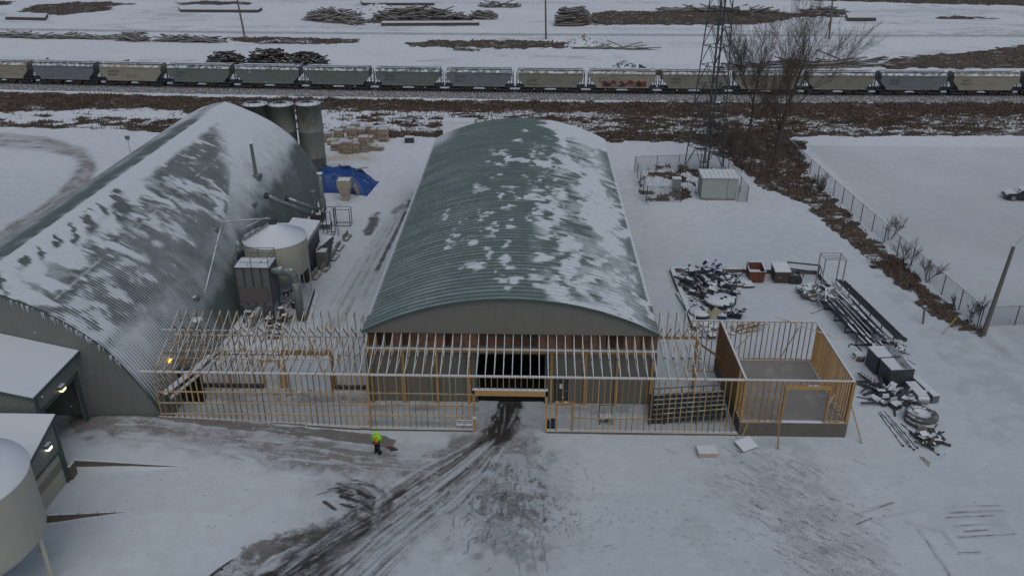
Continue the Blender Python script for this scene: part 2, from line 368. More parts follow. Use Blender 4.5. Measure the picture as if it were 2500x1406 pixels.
    for k in range(9):         # footprint trails
        a, b = rn.uniform(950,2350), rn.uniform(1100,1330); an = rn.uniform(-.5,.5)+(math.pi if k % 2 else 0); q0 = G(a,b)
        for i in range(rn.randint(14,30)):
            an += rn.gauss(0,.06); q0 = q0+Vector((math.cos(an),math.sin(an),0))*.62; n_ = Vector((-math.sin(an),math.cos(an),0))*.13*(1 if i % 2 else -1); d_ = np.hypot((xn-q0.x-n_.x)*1., (yn-q0.y-n_.y)*1.25); kk = d_ < .24; mn[kk] = np.maximum(mn[kk], .46*(1-sst(.05,.2,d_[kk])))
    track(dn, [(800,1180),(868,1205),(885,1250),(850,1300)], 1.6, .6, .8, .4, 35)
    track(mn, [(690,1330),(760,1308),(850,1300)], .9, .75, .7, .35, 36); track(cn, [(560,1406),(640,1345),(700,1318),(760,1310)], 1.3, .85, .5, .3, 37)
    # brown packed lane along the front of the left building
    track(dn, [(220,1052),(400,1068),(560,1082),(720,1100),(860,1120),(1000,1140)], 3.3, 1.0, .85, .3, 41, (.25,1.2)); track(bn, [(220,1052),(500,1078),(860,1125),(960,1150)], 3.0, 1., .8, .1, 42, (.25,1.2))
    for k in range(90):
        a = rn.uniform(230, 760); b = 1046+(a-260)*.08+rn.uniform(-4, 54); L = rn.uniform(40, 260)
        track(mn, [(a,b),(a+L*.5,b+rn.uniform(2,10)),(a+L,b+rn.uniform(8,34))], rn.uniform(.05,.16), rn.uniform(.3,.58), .9, .5, k+50)
    track(cn, [(232,1032),(330,1026),(420,1040),(560,1052),(760,1062),(905,1068),(930,1072)], .62, .95, .4, .25, 60); track(bn, [(232,1030),(360,1026)], .7, .95, .6, .3, 61)
    track(cn, [(800,1064),(900,1070),(945,1078)], .75, .95, .4, .2, 62); track(mn, [(150,1075),(190,1045),(230,1030)], 1.4, .7, .8, .3, 63); track(dn, [(150,1090),(260,1062),(400,1070)], 1.3, .65, .8, .4, 64)
    # gravel floor inside the lean-to frame
    for px, wid, s in (([(400,960),(600,970),(800,975),(895,975)],1.5,.72), ([(430,985),(700,1000),(880,1005)],.6,.45), ([(420,1000),(600,1010)],.8,.5), ([(905,995),(1160,997)],.5,.75), ([(1340,995),(1590,1000)],1.1,.68), ([(1400,1030),(1560,1030)],.6,.5), ([(905,1030),(1150,1035)],.4,.6)):
        track(dn, px, wid, s, .7, .45, int(px[0][0]))
    for k in range(40):
        a = rn.uniform(640, 890); b = rn.uniform(950, 985); track(mn, [(a,b),(a+rn.uniform(-9,9),b+rn.uniform(-5,5))], rn.uniform(.08,.2), .7, .7, .2, k)
    # wind-scoured thin snow on the right and the scrape marks there
    track(dn, [(1900,1120),(1960,1200),(2010,1290),(2080,1400)], 4.6, .58, .95, .8, 71, (.9,1.6)); track(dn, [(1700,1300),(1850,1380)], 3.5, .30, .95, .8, 72, (.9,1.6)); track(dn, [(1750,1180),(1860,1290),(1960,1400)], 2.5, .28, .95, .8, 73, (.9,1.6)); track(dn, [(2200,1255),(2420,1270)], 2.6, .28, .95, .8, 74, (.9,1.6))
    for k in range(900):
        t = rn.random(); a = 1840+t*190+rn.gauss(0, 75); b = 1105+t*270+rn.gauss(0, 32); L = rn.uniform(6, 34)
        track(dn, [(a,b),(a+L,b+L*rn.uniform(.3,.75))], rn.uniform(.05,.13), rn.uniform(.5,.95), .9, .4, k)
    for px in ([(2300,1236),(2440,1232)],[(2320,1250),(2450,1245)],[(2310,1262),(2425,1257)],[(2330,1282),(2450,1276)],[(2355,1296),(2410,1292)],[(2340,1310),(2480,1302)],[(2060,1264),(2180,1225)],[(2100,1300),(2150,1262),(2240,1243)],[(2090,1278),(2130,1262)],[(2240,1290),(2320,1405)],[(2300,1296),(2330,1335)],[(2215,1275),(2310,1300)],[(2340,1348),(2390,1347)],[(1900,1265),(1930,1295)]):
        track(mn, px, .10, .66, .8, .6, int(px[0][0])); track(dn, px, .3, .45, .9, .5, int(px[0][1]))
    for k in range(160):   # small clods and footprints
        a = rn.uniform(300, 2450); b = rn.uniform(1090, 1400); track(mn, [(a,b),(a+rn.uniform(-6,6),b+rn.uniform(-3,3))], rn.uniform(.03,.07), .7, .8, 0, k)
    er = np.zeros(xn.shape)                       # snow left standing between the wheel marks
    for k in range(70):
        o = rn.uniform(-40, 160); f0 = rn.random()*.8; f1 = min(1., f0+rn.uniform(.1,.4)); B = [(1200+o*.25,1060+o*.12),(1120+o*.5,1112+o*.35),(1040+o*.6,1162+o*.5),(960+o*.65,1214+o*.55),(880+o*.7,1270+o*.6),(800+o*.8,1334+o*.6),(700+o*.9,1412+o*.6)]
        pp = [tuple(float(c) for c in np.array(B[int(t)])*(1-t%1)+np.array(B[min(6,int(t)+1)])*(t%1)) for t in np.linspace(f0*6, f1*6-.001, 7)]
        track(er, pp, rn.uniform(.06,.2), rn.uniform(.3,.9), .9, .4, k+400, (.6,2))
    for k in range(40):
        a = rn.uniform(640, 880); b = 1406-(a-640)*.48+rn.uniform(-30,60); L = rn.uniform(20,110); track(er, [(a,b),(a+L*.85,b-L*.52)], rn.uniform(.05,.16), rn.uniform(.3,.8), .9, .4, k+300)
    for k in range(26):
        a = rn.uniform(560, 760); b = 1396-(a-560)*.42+rn.uniform(-20,50); L = rn.uniform(20,90); track(mn, [(a,b),(a+L*.85,b-L*.5)], rn.uniform(.05,.2), rn.uniform(.4,.8), .9, .4, k+340)
    for k in range(14): a = 1180+rn.uniform(0,110); track(er, [(a,rn.uniform(985,1010)),(a-rn.uniform(0,25),rn.uniform(1030,1070))], rn.uniform(.05,.13), rn.uniform(.3,.75), .9, .4, k+380)
    for k in range(40):
        a = rn.uniform(240, 900); b = 1044+(a-260)*.07+rn.uniform(-16, 60); L = rn.uniform(40, 200); track(er, [(a,b),(a+L*.5,b+rn.uniform(0,8)),(a+L,b+rn.uniform(4,20))], rn.uniform(.05,.2), rn.uniform(.3,.8), .9, .5, k+420)
    mn *= 1-er*.85; dn *= 1-er*.7; cn *= 1-er*.6
    ar = np.zeros(xn.shape)                       # hairpin of tyre arcs at the bend
    for k in range(100):
        t = rn.random(); j = lambda: rn.uniform(-5,5); C = [(738+120*t,1228-72*t),(806+116*t+j(),1203-42*t+j()),(846+116*t,1215-18*t),(852+112*t+j(),1246-4*t),(818+104*t,1288+j()),(762+84*t,1338+2*t),(688+72*t,1406+4*t)]
        for _ in range(3): C = [C[0]]+[(p_[0]*a_+q_[0]*(1-a_), p_[1]*a_+q_[1]*(1-a_)) for p_, q_ in zip(C[:-1], C[1:]) for a_ in (.75,.25)]+[C[-1]]
        nC = len(C); f0 = rn.random()*.75; f1 = min(1., f0+rn.uniform(.12,.5)); pp = C[int(f0*nC):max(int(f0*nC)+3, int(f1*nC))]
        track(ar, pp, rn.uniform(.06,.18), rn.uniform(.4,.85), .95, .3, k+3, (.8,2))
    for k in range(16): a = rn.uniform(790,890); b = rn.uniform(1175,1240); track(ar, [(a,b),(a+rn.uniform(18,44),b+rn.uniform(6,18))], rn.uniform(.1,.2), .95, .6, .2, k+77)
    mn = np.maximum(mn, ar)
    dirt[near] = dn; mud[near] = mn; conc[near] = cn; brown[near] = bn
    # yard lane between the buildings, loop road on the left, far road
    mid = (y > 52) & (y < 135); xn, yn = x[mid], y[mid]; dn = dirt[mid]; mn = mud[mid]; bn = brown[mid]; yn2 = yel[mid]
    for k, off in enumerate((0, 9, 22, 32, 48)): track(dn, [(1012-off*.2,470),(960-off*.5,550),(905-off*.8,650),(858-off,740),(830-off,800)], .3, (.7,.5,.7,.45,.5)[k], .8, .4, k+80)
    track(dn, [(1000,470),(940,570),(870,720)], 2.2, .42, .9, .4, 86); track(mn, [(1000,490),(980,540),(940,620),(890,720)], .35, .8, .7, .55, 87); track(mn, [(985,500),(960,520)], .8, .6, .8, .4, 88)
    track(mn, [(920,520),(900,570)], 1.0, .8, .6, .5, 89)
    for k, s in enumerate((0,.16,.3,.45,.6,.78,.95)):
        P = [(-160,336+18*s),(0,326+34*s),(110,336+34*s),(200-20*s,362+20*s),(232-36*s,408-8*s),(215-40*s,450-12*s),(150-30*s,505-12*s),(60-30*s,560-14*s),(-60,640-20*s),(-200,740)]
        track(dn, P, .9, 1.0 if k % 2 else .8, .9, .3, k+90); track(bn, P, 1.8, 1.0, .9, .1, k+97)
    track(yn2, [(800,388),(860,382),(900,388)], 2.4, .8, .9, .5, 101); track(yn2, [(800,405),(840,400)], 1.2, .6, .9, .4, 102); track(dn, [(830,500),(860,492)], .9, .5, .9, .3, 103)
    track(dn, [(1548,420),(1575,500)], 1.3, .5, .9, .4, 104); track(dn, [(1540,440),(1600,640)], 2.6, .3, .9, .6, 105)
    for px in ([(800,440),(1000,430)],[(830,390),(1010,408)],[(930,400),(1020,395)]): track(mn, px, .12, .4, .8, .5, px[0][0])
    dirt[mid] = dn; mud[mid] = mn; brown[mid] = bn; yel[mid] = yn2
    far = (y > 160) & (y < 320); xn, yn = x[far], y[far]; dn = dirt[far]; bn = brown[far]
    track(dn, [(-400,66),(0,72),(600,80),(1250,85),(1900,87),(2500,88),(2900,88)], 2.6, .72, .5, .1, 110); track(dn, [(-400,78),(0,84),(600,90),(1250,92),(2500,93),(2900,93)], 1.1, .3, .8, .3, 111)
    for px, wd, s in (([(250,62),(420,52),(520,48)],3.5,.45), ([(560,66),(750,66),(1000,66)],5,.46), ([(1400,70),(1700,72)],4,.45), ([(1480,106),(1700,108),(1790,112)],5,.45), ([(2230,55),(2420,60),(2500,62)],5,.4), ([(2080,30),(2300,24),(2500,30)],8,.5), ([(1100,124),(1300,132)],3,.3), ([(520,140),(780,160)],3,.4), ([(1900,100),(2060,96),(2150,110)],2,.5), ([(200,0),(900,2),(1250,0)],4,.45)): track(dn, px, wd, s, .9, .5, px[0][0])
    np.maximum(dn, .52*sst(.5, .68, fbm(xn*.035, yn*.13, 4, 15))*sst(.35, .6, fbm(xn*.3, yn*.6, 3, 16)), out=dn)
    dirt[far] = dn; brown[far] = bn
    # field on the right: stubble showing through, verge beside the fence
    fld = sst(39.5, 41, x)*(y < 121)*(y > 52); dirt = np.maximum(dirt, fld*(.22+.28*fbm(x*.12, y*.12, 3, 3)))
    P = pts([(2392,815),(2450,858),(2520,905)]); d, al = segdist(x, y, P); dirt = np.maximum(dirt, .72*(1-sst(.3, 1.3, d))*(fbm(x, y, 3, 6)))
    vg = inpoly(x, y, pts([(2060,590),(2400,830),(2520,920),(2520,1010),(2300,880),(2200,760)])); dirt = np.maximum(dirt, vg*.34*sst(.35, .65, fbm(x*.9, y*.9, 4, 12)))
    vg = inpoly(x, y, pts([(2300,900),(2520,930),(2520,1130),(2380,1060)])); dirt = np.maximum(dirt, vg*.34*sst(.35, .65, fbm(x*1., y*1., 4, 13)))
    grass = grassmask(x, y)
    z = z-np.where(y < 62, mud*.05+dirt*.012, 0)
    thin = np.clip(1-sst(60, 150, y), 0, 1)  # mask for a painted light gradient: snow darker near, paler far
    me = bpy.data.meshes.new('ground'); idx = np.arange(nx*ny).reshape(ny, nx)
    q = np.stack([idx[:-1,:-1], idx[:-1,1:], idx[1:,1:], idx[1:,:-1]], -1).reshape(-1, 4)
    me.vertices.add(nx*ny); me.vertices.foreach_set('co', np.stack([x, y, z], -1).ravel().astype(np.float32))
    me.loops.add(q.size); me.loops.foreach_set('vertex_index', q.ravel().astype(np.int32)); me.polygons.add(len(q)); me.polygons.foreach_set('loop_start', np.arange(0, q.size, 4, dtype=np.int32))
    me.polygons.foreach_set('use_smooth', np.ones(len(q), bool)); me.update()
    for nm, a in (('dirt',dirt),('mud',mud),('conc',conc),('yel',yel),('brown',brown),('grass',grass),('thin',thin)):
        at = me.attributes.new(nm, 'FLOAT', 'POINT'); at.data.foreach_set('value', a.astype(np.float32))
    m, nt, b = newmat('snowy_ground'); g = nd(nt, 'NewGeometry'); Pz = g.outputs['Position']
    n1 = noise(nt, Pz, .9, 6, .62); n2 = noise(nt, Pz, 5., 5, .65); n3 = noise(nt, Pz, 16., 3, .6); nl = noise(nt, Pz, .06, 4, .5)
    nn = mth(nt, 'ADD', mth(nt, 'MULTIPLY', n2, .6), mth(nt, 'MULTIPLY', n3, .4))
    c = mix(nt, attr(nt, 'thin'), (.68,.735,.78), (.50,.565,.605))  # far and near snow colours hold the light gradient
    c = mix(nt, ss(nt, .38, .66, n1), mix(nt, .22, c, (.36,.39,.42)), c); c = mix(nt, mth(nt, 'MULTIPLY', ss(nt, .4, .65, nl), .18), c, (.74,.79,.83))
    c = mix(nt, attr(nt, 'yel'), c, (.45,.40,.26))
    d = attr(nt, 'dirt'); dcol = mix(nt, attr(nt, 'brown'), (.135,.132,.13), (.22,.192,.165)); dcol = mix(nt, ss(nt, .4, .7, n3), dcol, (.10,.095,.09))
    nn2 = mth(nt, 'ADD', mth(nt, 'MULTIPLY', nn, .65), mth(nt, 'MULTIPLY', n1, .35))
    f = ss(nt, .40, 1.0, mth(nt, 'ADD', d, mth(nt, 'MULTIPLY', mth(nt, 'SUBTRACT', nn2, .5), 1.9)))
    f = mth(nt, 'MULTIPLY', f, mth(nt, 'MULTIPLY', ss(nt, .02, .3, d), .85)); f = mth(nt, 'MAXIMUM', f, mth(nt, 'MULTIPLY', mth(nt, 'POWER', d, 1.6), mth(nt, 'MULTIPLY_ADD', nn2, 1.0, .32)))
    c = mix(nt, f, c, dcol)
    cc = attr(nt, 'conc'); c = mix(nt, ss(nt, .34, .80, mth(nt, 'ADD', cc, mth(nt, 'MULTIPLY', mth(nt, 'SUBTRACT', nn2, .5), 1.7))), c, mix(nt, n1, (.22,.215,.20), (.13,.125,.12)))
    mu = attr(nt, 'mud'); f = ss(nt, .12, 1.0, mth(nt, 'ADD', mu, mth(nt, 'MULTIPLY', mth(nt, 'SUBTRACT', nn2, .5), .75))); f = mth(nt, 'MULTIPLY', f, ss(nt, .02, .25, mu))
    c = mix(nt, f, c, mix(nt, n2, (.022,.021,.020), (.065,.06,.055)))
    gr = attr(nt, 'grass'); f2 = mth(nt, 'MULTIPLY', ss(nt, .25, .6, mth(nt, 'ADD', gr, mth(nt, 'MULTIPLY', mth(nt, 'SUBTRACT', noise(nt, Pz, 1.3, 6, .7), .5), 1.1))), ss(nt, .02, .2, gr))
    gc = mix(nt, ss(nt, .35, .65, noise(nt, Pz, .35, 4, .6)), (.105,.08,.06), (.07,.06,.052)); c = mix(nt, f2, c, gc)
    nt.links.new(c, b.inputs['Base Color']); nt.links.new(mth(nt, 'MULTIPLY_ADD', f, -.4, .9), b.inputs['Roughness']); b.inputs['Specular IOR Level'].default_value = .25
    bp = nd(nt, 'Bump'); bp.inputs['Strength'].default_value = .5; bp.inputs['Distance'].default_value = .08; nt.links.new(mth(nt, 'ADD', n2, mth(nt, 'MULTIPLY', f2, n3)), bp.inputs['Height']); nt.links.new(bp.outputs[0], b.inputs['Normal'])
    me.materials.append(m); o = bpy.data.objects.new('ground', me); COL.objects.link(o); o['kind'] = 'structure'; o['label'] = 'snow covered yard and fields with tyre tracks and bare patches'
make_ground()

def grass_tufts():
    rn = np.random.RandomState(4); V = []; F = []
    a = np.array(GPW[0]); N = 260000; x = rn.uniform(-150, 130, N); y = rn.uniform(118, 150, N)
    x2 = rn.uniform(18, 42, 26000); y2 = rn.uniform(60, 121, 26000); x3 = rn.uniform(-190, 170, 60000); y3 = rn.uniform(160, 292, 60000); x4 = rn.uniform(13, 27, 2500); y4 = rn.uniform(95, 110, 2500)
    x = np.concatenate([x, x2, x3, x4]); y = np.concatenate([y, y2, y3, y4]); g = grassmask(x, y); k = (g > rn.rand(len(g))*.9+.05)
    x = x[k]; y = y[k]; n = len(x); h = rn.uniform(.12, .45, n)*(.45+1.0*fbm(x*.15, y*.15, 3, 2))*np.where(y < 121, .95, 1.); z0 = sst(143, 150, y)*(1-sst(154, 161, y))*.12-.05
    th = rn.uniform(0, 6.283, n); w_ = rn.uniform(.04, .13, n)*np.where(y > 160, 1.7, 1.); lx = rn.normal(0, .18, n); ly = rn.normal(0, .15, n)
    c, s = np.cos(th), np.sin(th)
    A = np.stack([x-w_*c, y-w_*s, z0], -1); B = np.stack([x+w_*c, y+w_*s, z0], -1); T = np.stack([x+lx, y+ly, z0+h], -1); T2 = np.stack([x+lx*.4+w_*.8*c, y+ly*.4+w_*.8*s, z0+h*.75], -1)
    co = np.stack([A, B, T2, T], 1).reshape(-1, 3); me = bpy.data.meshes.new('dry_grass'); me.vertices.add(len(co)); me.vertices.foreach_set('co', co.ravel().astype(np.float32))
    me.loops.add(n*4); me.loops.foreach_set('vertex_index', np.arange(n*4, dtype=np.int32)); me.polygons.add(n); me.polygons.foreach_set('loop_start', np.arange(0, n*4, 4, dtype=np.int32)); me.update(); me.materials.append(M['grass'])
    o = bpy.data.objects.new('dry_grass', me); COL.objects.link(o); tag(o, 'brown dry grass along the railway, fence line and field edges', 'grass', kind='stuff')
grass_tufts()
# ================================================================== ARCHED BUILDINGS
def arch_sheet(name, prof, ys, hoff, snow, mat, parent):
    """prof: [(x, z, nx, nz)], ys rows with offsets along the normal"""
    n = len(prof); p = np.array(prof); V = np.zeros((len(ys), n, 3))
    H_ = np.array(hoff)[:,None]+np.asarray(snow).reshape(len(ys), n)*.06; V[:,:,0] = p[:,0]+p[:,2]*H_; V[:,:,2] = p[:,1]+p[:,3]*H_; V[:,:,1] = np.array(ys)[:,None]
    V = V.reshape(-1,3)-np.array(ORG[parent.name]); idx = np.arange(len(ys)*n).reshape(len(ys), n)
    q = np.stack([idx[:-1,:-1], idx[:-1,1:], idx[1:,1:], idx[1:,:-1]], -1).reshape(-1,4)
    me = bpy.data.meshes.new(name); me.from_pydata(V.tolist(), [], q.tolist()); me.polygons.foreach_set('use_smooth', [True]*len(q))
    at = me.attributes.new('snow', 'FLOAT', 'POINT'); at.data.foreach_set('value', np.asarray(snow, np.float32).ravel()); me.materials.append(mat); me.update()
    o = bpy.data.objects.new(name, me); COL.objects.link(o); o.parent = parent; ORG[o.name] = ORG[parent.name].copy(); return o
def roofmat(name, c1, c2, rough=.42, stretch=(.6,2.5,.6)):
    m, nt, b = newmat(name); g = nd(nt, 'NewGeometry'); P = g.outputs['Position']
    n1 = noise(nt, vmul(nt, P, stretch), 1.1, 5, .62); n2 = noise(nt, P, 6., 4, .65); n3 = noise(nt, P, .35, 3, .5)
    c = mix(nt, ss(nt, .3, .7, n3), c1, c2); c = mix(nt, mth(nt, 'MULTIPLY', n1, .35), c, (c2[0]*1.5, c2[1]*1.45, c2[2]*1.45))
    s = attr(nt, 'snow'); nz = mth(nt, 'ADD', mth(nt, 'MULTIPLY', n1, .6), mth(nt, 'MULTIPLY', n2, .4))
    f = mth(nt, 'ADD', s, mth(nt, 'MULTIPLY', mth(nt, 'SUBTRACT', nz, .5), .55), clamp=True)
    f = ss(nt, .06, .88, mth(nt, 'MULTIPLY', f, ss(nt, .02, .2, s))); c = mix(nt, f, c, (.56,.62,.665)); nt.links.new(c, b.inputs['Base Color'])
    nt.links.new(mth(nt, 'MULTIPLY_ADD', f, .88-rough, rough), b.inputs['Roughness']); b.inputs['Specular IOR Level'].default_value = .45; return m

# ---- main arched building
XC, HW, ZE, RISE = -1.25, 10.45, 6.12, 2.66; Y0, Y1 = 51.68, 101.6; XL, XR = -11.55, 9.2; YW = 52.15
RAD = (HW*HW+RISE*RISE)/(2*RISE); ZC = ZE+RISE-RAD; TH = math.asin(HW/RAD)
mb = thing('arched_building', 'grey building with a wide green arched metal roof streaked with snow', 'building', (XC, (Y0+Y1)/2, 0))
def mainprof(n, dz=0., k=1.0):
    return [(XC+RAD*math.sin(a), ZC+dz+RAD*math.cos(a), math.sin(a), math.cos(a)) for a in [(-1+2*i/n)*TH*k for i in range(n+1)]]
def main_roof():
    ys, ho, isl = [], [], []; k = 0
    while Y0+k*.61 < Y1-.6:
        for o, h, l in ((0,0,.2),(.035,.05,0),(.075,.05,.7),(.11,0,1),(.17,.0,1),(.22,.0,.9),(.27,.0,.15),(.30,.014,0),(.36,0,.15),(.46,.014,0),(.52,0,.15)): ys.append(Y0+k*.61+o); ho.append(h); isl.append(l)
        k += 1
    ys = np.array(ys); isl = np.array(isl); pr = mainprof(110); px = np.array([p[0] for p in pr]); Xg, Yg = np.meshgrid(px, ys); per = np.floor((Yg-Y0)/.61)
    u = (Xg-XC)/HW
    snow = isl[:,None]*(.22+.78*fbm(per*3.7, Xg*.35, 3, 2))*(.85+.3*sst(.1, -.7, u))+.05*sst(0,-.8,u)
    Xo = Xg; Xg = Xg+(vnoise(per*7.3, Xg*.5, 4)-.5)*.9; u2 = (Xg-XC)/HW
    blotch = fbm(Xg*.55, Yg*.22, 4, 6)                       # elongated wind-laid patches
    rear = sst(92, 100, Yg)*.30*sst(.0, .5, u); row = fbm(Xg*.55, per*1.9, 4, 14)
    frost = sst(.28, .62, u2+(row-.5)*.9)*(.24+.42*fbm(Xg*.3, Yg*.16, 3, 17))*(.55+.9*row)*(1-.5*sst(.86, .97, u))
    drift = sst(.53, .68, blotch*.58+.42*fbm(Xg*1.1, Yg*.9, 4, 9)+sst(.3, .75, u2)*(1-sst(.78, .98, u))*.17+rear)*.95*(.1+.9*sst(.02, .4, u))
    sc_ = sst(.60, .68, .55*fbm(Xg*.9, Yg*.5, 4, 31)+.45*fbm(Xg*1.3, per*.8, 3, 32)+.05*sst(-.3, .3, u))*sst(-.75, -.1, u)*(1-sst(84, 95, Yg))
    snow = np.maximum(np.maximum(np.maximum(snow, frost), drift), .8*sc_)
    for bx, by, rx, ry in ((-.9,54.3,.5,.6),(-6.3,63.5,.35,2.4),(-4.2,67.5,.35,1.8),(-5.8,67.5,.3,1.2),(-1.7,61.3,.35,.8),(-1.2,72,.35,.6),(-3.9,57.5,.5,1.2),(-3.1,59.6,.25,.8),(.6,83,.3,1.6),(1.9,84,.5,2.6),(-1.3,91,.5,.8),(-.7,95,.6,.6),(1.4,65.2,.7,3.),(2.3,70,.7,4.2),(-2.8,72.5,.25,1.4),(-1.9,75.2,1.0,.4),(-3.0,79,.5,.3),(1.2,59,.6,1.3),(2.6,61.5,.6,1.5),(3.1,75,.4,1.6),(-5.2,76,.25,1.2),(-7.4,70,.2,1.8),(-1.4,65,.3,.9),(-3.1,64.5,.3,1.2),(-4.8,62,.25,.8)):
        d = np.hypot((Xg-bx)/rx, (Yg-by)/ry)+(fbm(Xg*1.4, Yg*1.3, 4, 3)-.5)*2.2; snow = np.maximum(snow, .85*(1-sst(.3, 1.2, d)))
    snow = np.maximum(snow, .9*sst(.965, .985, u)*(Yg > 56)); snow = np.maximum(snow, .8*(1-sst(-.99, -.975, u))*(Yg > 54))
    snow = np.maximum(snow, .7*sst(.15, .5, u)*sst(98.5, 100.5, Yg)); snow = np.maximum(snow, .6*(1-sst(-.9, -.6, u))*sst(94, 99, Yg))
    arch_sheet('roof', pr, ys, ho, snow, roofmat('green_arched_roof', (.074,.114,.102), (.098,.138,.124), .40, (2.2,.8,1)), mb)
main_roof()
m = MB(); pr = mainprof(48, -.09, .997); V = [(p[0], p[1]) for p in pr]    # front and rear walls under the arch
def archwall(m, y, pr, zb, xl, xr, t):
    top = [(max(xl, min(xr, p[0])), p[1]) for p in pr]; n = len(top)
    vs = [(x, y, z) for x, z in top]+[(x, y, zb) for x, z in top]+[(x, y+t, z) for x, z in top]+[(x, y+t, zb) for x, z in top]
    fs = [(i, n+i, n+i+1, i+1) for i in range(n-1)]+[(2*n+i, 2*n+i+1, 3*n+i+1, 3*n+i) for i in range(n-1)]+[(0, 2*n, 3*n, n), (n-1, 2*n-1, 4*n-1, 3*n-1)]
    m.add(vs, fs)
archwall(m, Y0+.14, pr, 5.93, XC-HW+.1, XC+HW-.1, .12); m.build('gable_wall', 'siding', mb)
m = MB(); archwall(m, Y1-.5, pr, 0., XC-HW+.1, XC+HW-.1, .15); m.build('rear_wall', 'siding', mb)
DX0, DX1, DZ = -3.62, 1.24, 4.1; MDX0, MDX1, MDZ = 1.95, 3.0, 2.2
m = MB(); m.box2((XL,YW,0),(DX0,YW+.15,5.95)); m.box2((DX1,YW,0),(MDX0,YW+.15,5.95)); m.box2((MDX1,YW,0),(XR,YW+.15,5.95)); m.box2((DX0,YW,DZ),(DX1,YW+.15,5.95)); m.box2((MDX0,YW,MDZ),(MDX1,YW+.15,5.95)); m.build('front_wall', 'siding', mb)
for x in (XL, XR): m = MB(); m.box2((x-.08 if x > 0 else x,YW+.16,0),(x if x > 0 else x+.08,Y1-.55,6.2)); m.build('side_wall', 'siding', mb)
m = MB(); m.box2((XL-.06,YW-.05,0),(XL+.07,YW-.003,4.4)); m.box2((XR-.07,YW-.05,0),(XR+.06,YW-.003,4.4)); m.build('corner_trim', 'trim', mb)
m = MB(); m.box2((DX0-.14,YW-.05,0),(DX0,YW+.2,DZ+.12)); m.box2((DX1,YW-.05,0),(DX1+.14,YW+.2,DZ+.12)); m.box2((DX0+.002,YW-.05,DZ),(DX1-.002,YW+.2,DZ+.12)); m.build('door_frame', 'trim', mb)
m = MB(); m.box2((MDX0+.03,YW+.03,.02),(MDX1-.03,YW+.09,MDZ-.03)); dr = m.build('door', 'steeldk', mb); m = MB(); m.box2((2.35,YW+.012,1.25),(2.55,YW+.027,1.65)); m.build('notice', 'signw', dr); m = MB(); m.tube((2.85,YW-.03,1.05),(2.85,YW+.03,1.05),.04); m.build('handle', 'galv', dr)
m = MB(); m.box2((XL+.2,YW+.16,-.02),(XR-.2,Y1-.6,.09)); m.build('floor', 'black', mb)  # floor coloured black, interior shade put into the colour
m = MB(); m.box2((DX0-2,58,.02),(DX1+2,58.2,6.2)); m.build('door_shade_backing', 'black', mb)  # black sheet added behind the doorway so it reads as unlit
m = MB()                                                    # green barge trim along the front of the arch
p1 = mainprof(48, .02, 1.003); p2 = mainprof(48, -.12, 1.003)
for i in range(48): m.add([(p1[i][0],Y0-.06,p1[i][1]),(p1[i+1][0],Y0-.06,p1[i+1][1]),(p2[i+1][0],Y0-.06,p2[i+1][1]),(p2[i][0],Y0-.06,p2[i][1]),(p1[i][0],Y0+.05,p1[i][1]),(p1[i+1][0],Y0+.05,p1[i+1][1]),(p2[i+1][0],Y0+.05,p2[i+1][1]),(p2[i][0],Y0+.05,p2[i][1])],[(0,3,2,1),(4,5,6,7),(0,1,5,4),(3,7,6,2)])
m.build('barge_trim', 'trim', mb)
pm = MB().box((0,0,0),(.604,.02,1.16)).mesh('sheathing_panel','ply')    # weathered brown sheathing above the ledger
for k in range(34): inst('sheathing_panel', pm, mb, (XL+.32+k*.61, YW-.014, 5.335))

# ---- left arched building
RX, RZ, QY0, QY1 = -36.6, 10.85, 48.58, 99.3
_kr = [(0,10.85),(1,10.55),(2,10.12),(3.5,9.46),(5.2,8.56),(6.3,7.76),(7.7,6.57),(8.7,5.3),(9.2,4.5),(10.1,2.95),(10.6,1.85),(10.87,1.1),(11.2,0)]
_kl = [(0,10.85),(1.5,10.6),(3,10.1),(4,9.63),(5,9.08),(6.5,8.1),(8.5,6.3),(10,4.3),(11,2.2),(11.6,0)]
def qprof(n=96):
    def half(K):
        d = np.array([k[0] for k in K]); zz = np.array([k[1] for k in K]); t = np.concatenate([[0], np.cumsum(np.hypot(np.diff(d), np.diff(zz)))]); tt = np.linspace(0, t[-1], n//2+1); dx = np.interp(tt, t, d); z = np.interp(tt, t, zz)
        for _ in range(n//32): dx[1:-1] = (dx[:-2]+2*dx[1:-1]+dx[2:])/4; z[1:-1] = (z[:-2]+2*z[1:-1]+z[2:])/4
        return dx, z
    dl, zl = half(_kl); dr, zr = half(_kr)
    x = np.concatenate([RX-dl[::-1], (RX+dr)[1:]]); z = np.concatenate([zl[::-1], zr[1:]]); tx = np.gradient(x); tz = np.gradient(z); l = np.hypot(tx, tz)
    return [(x[i], z[i], -tz[i]/l[i], tx[i]/l[i]) for i in range(len(x))]
qb = thing('arched_storage_hall', 'large green arched storage hall half covered in drifted snow', 'building', (RX, (QY0+QY1)/2, 0))
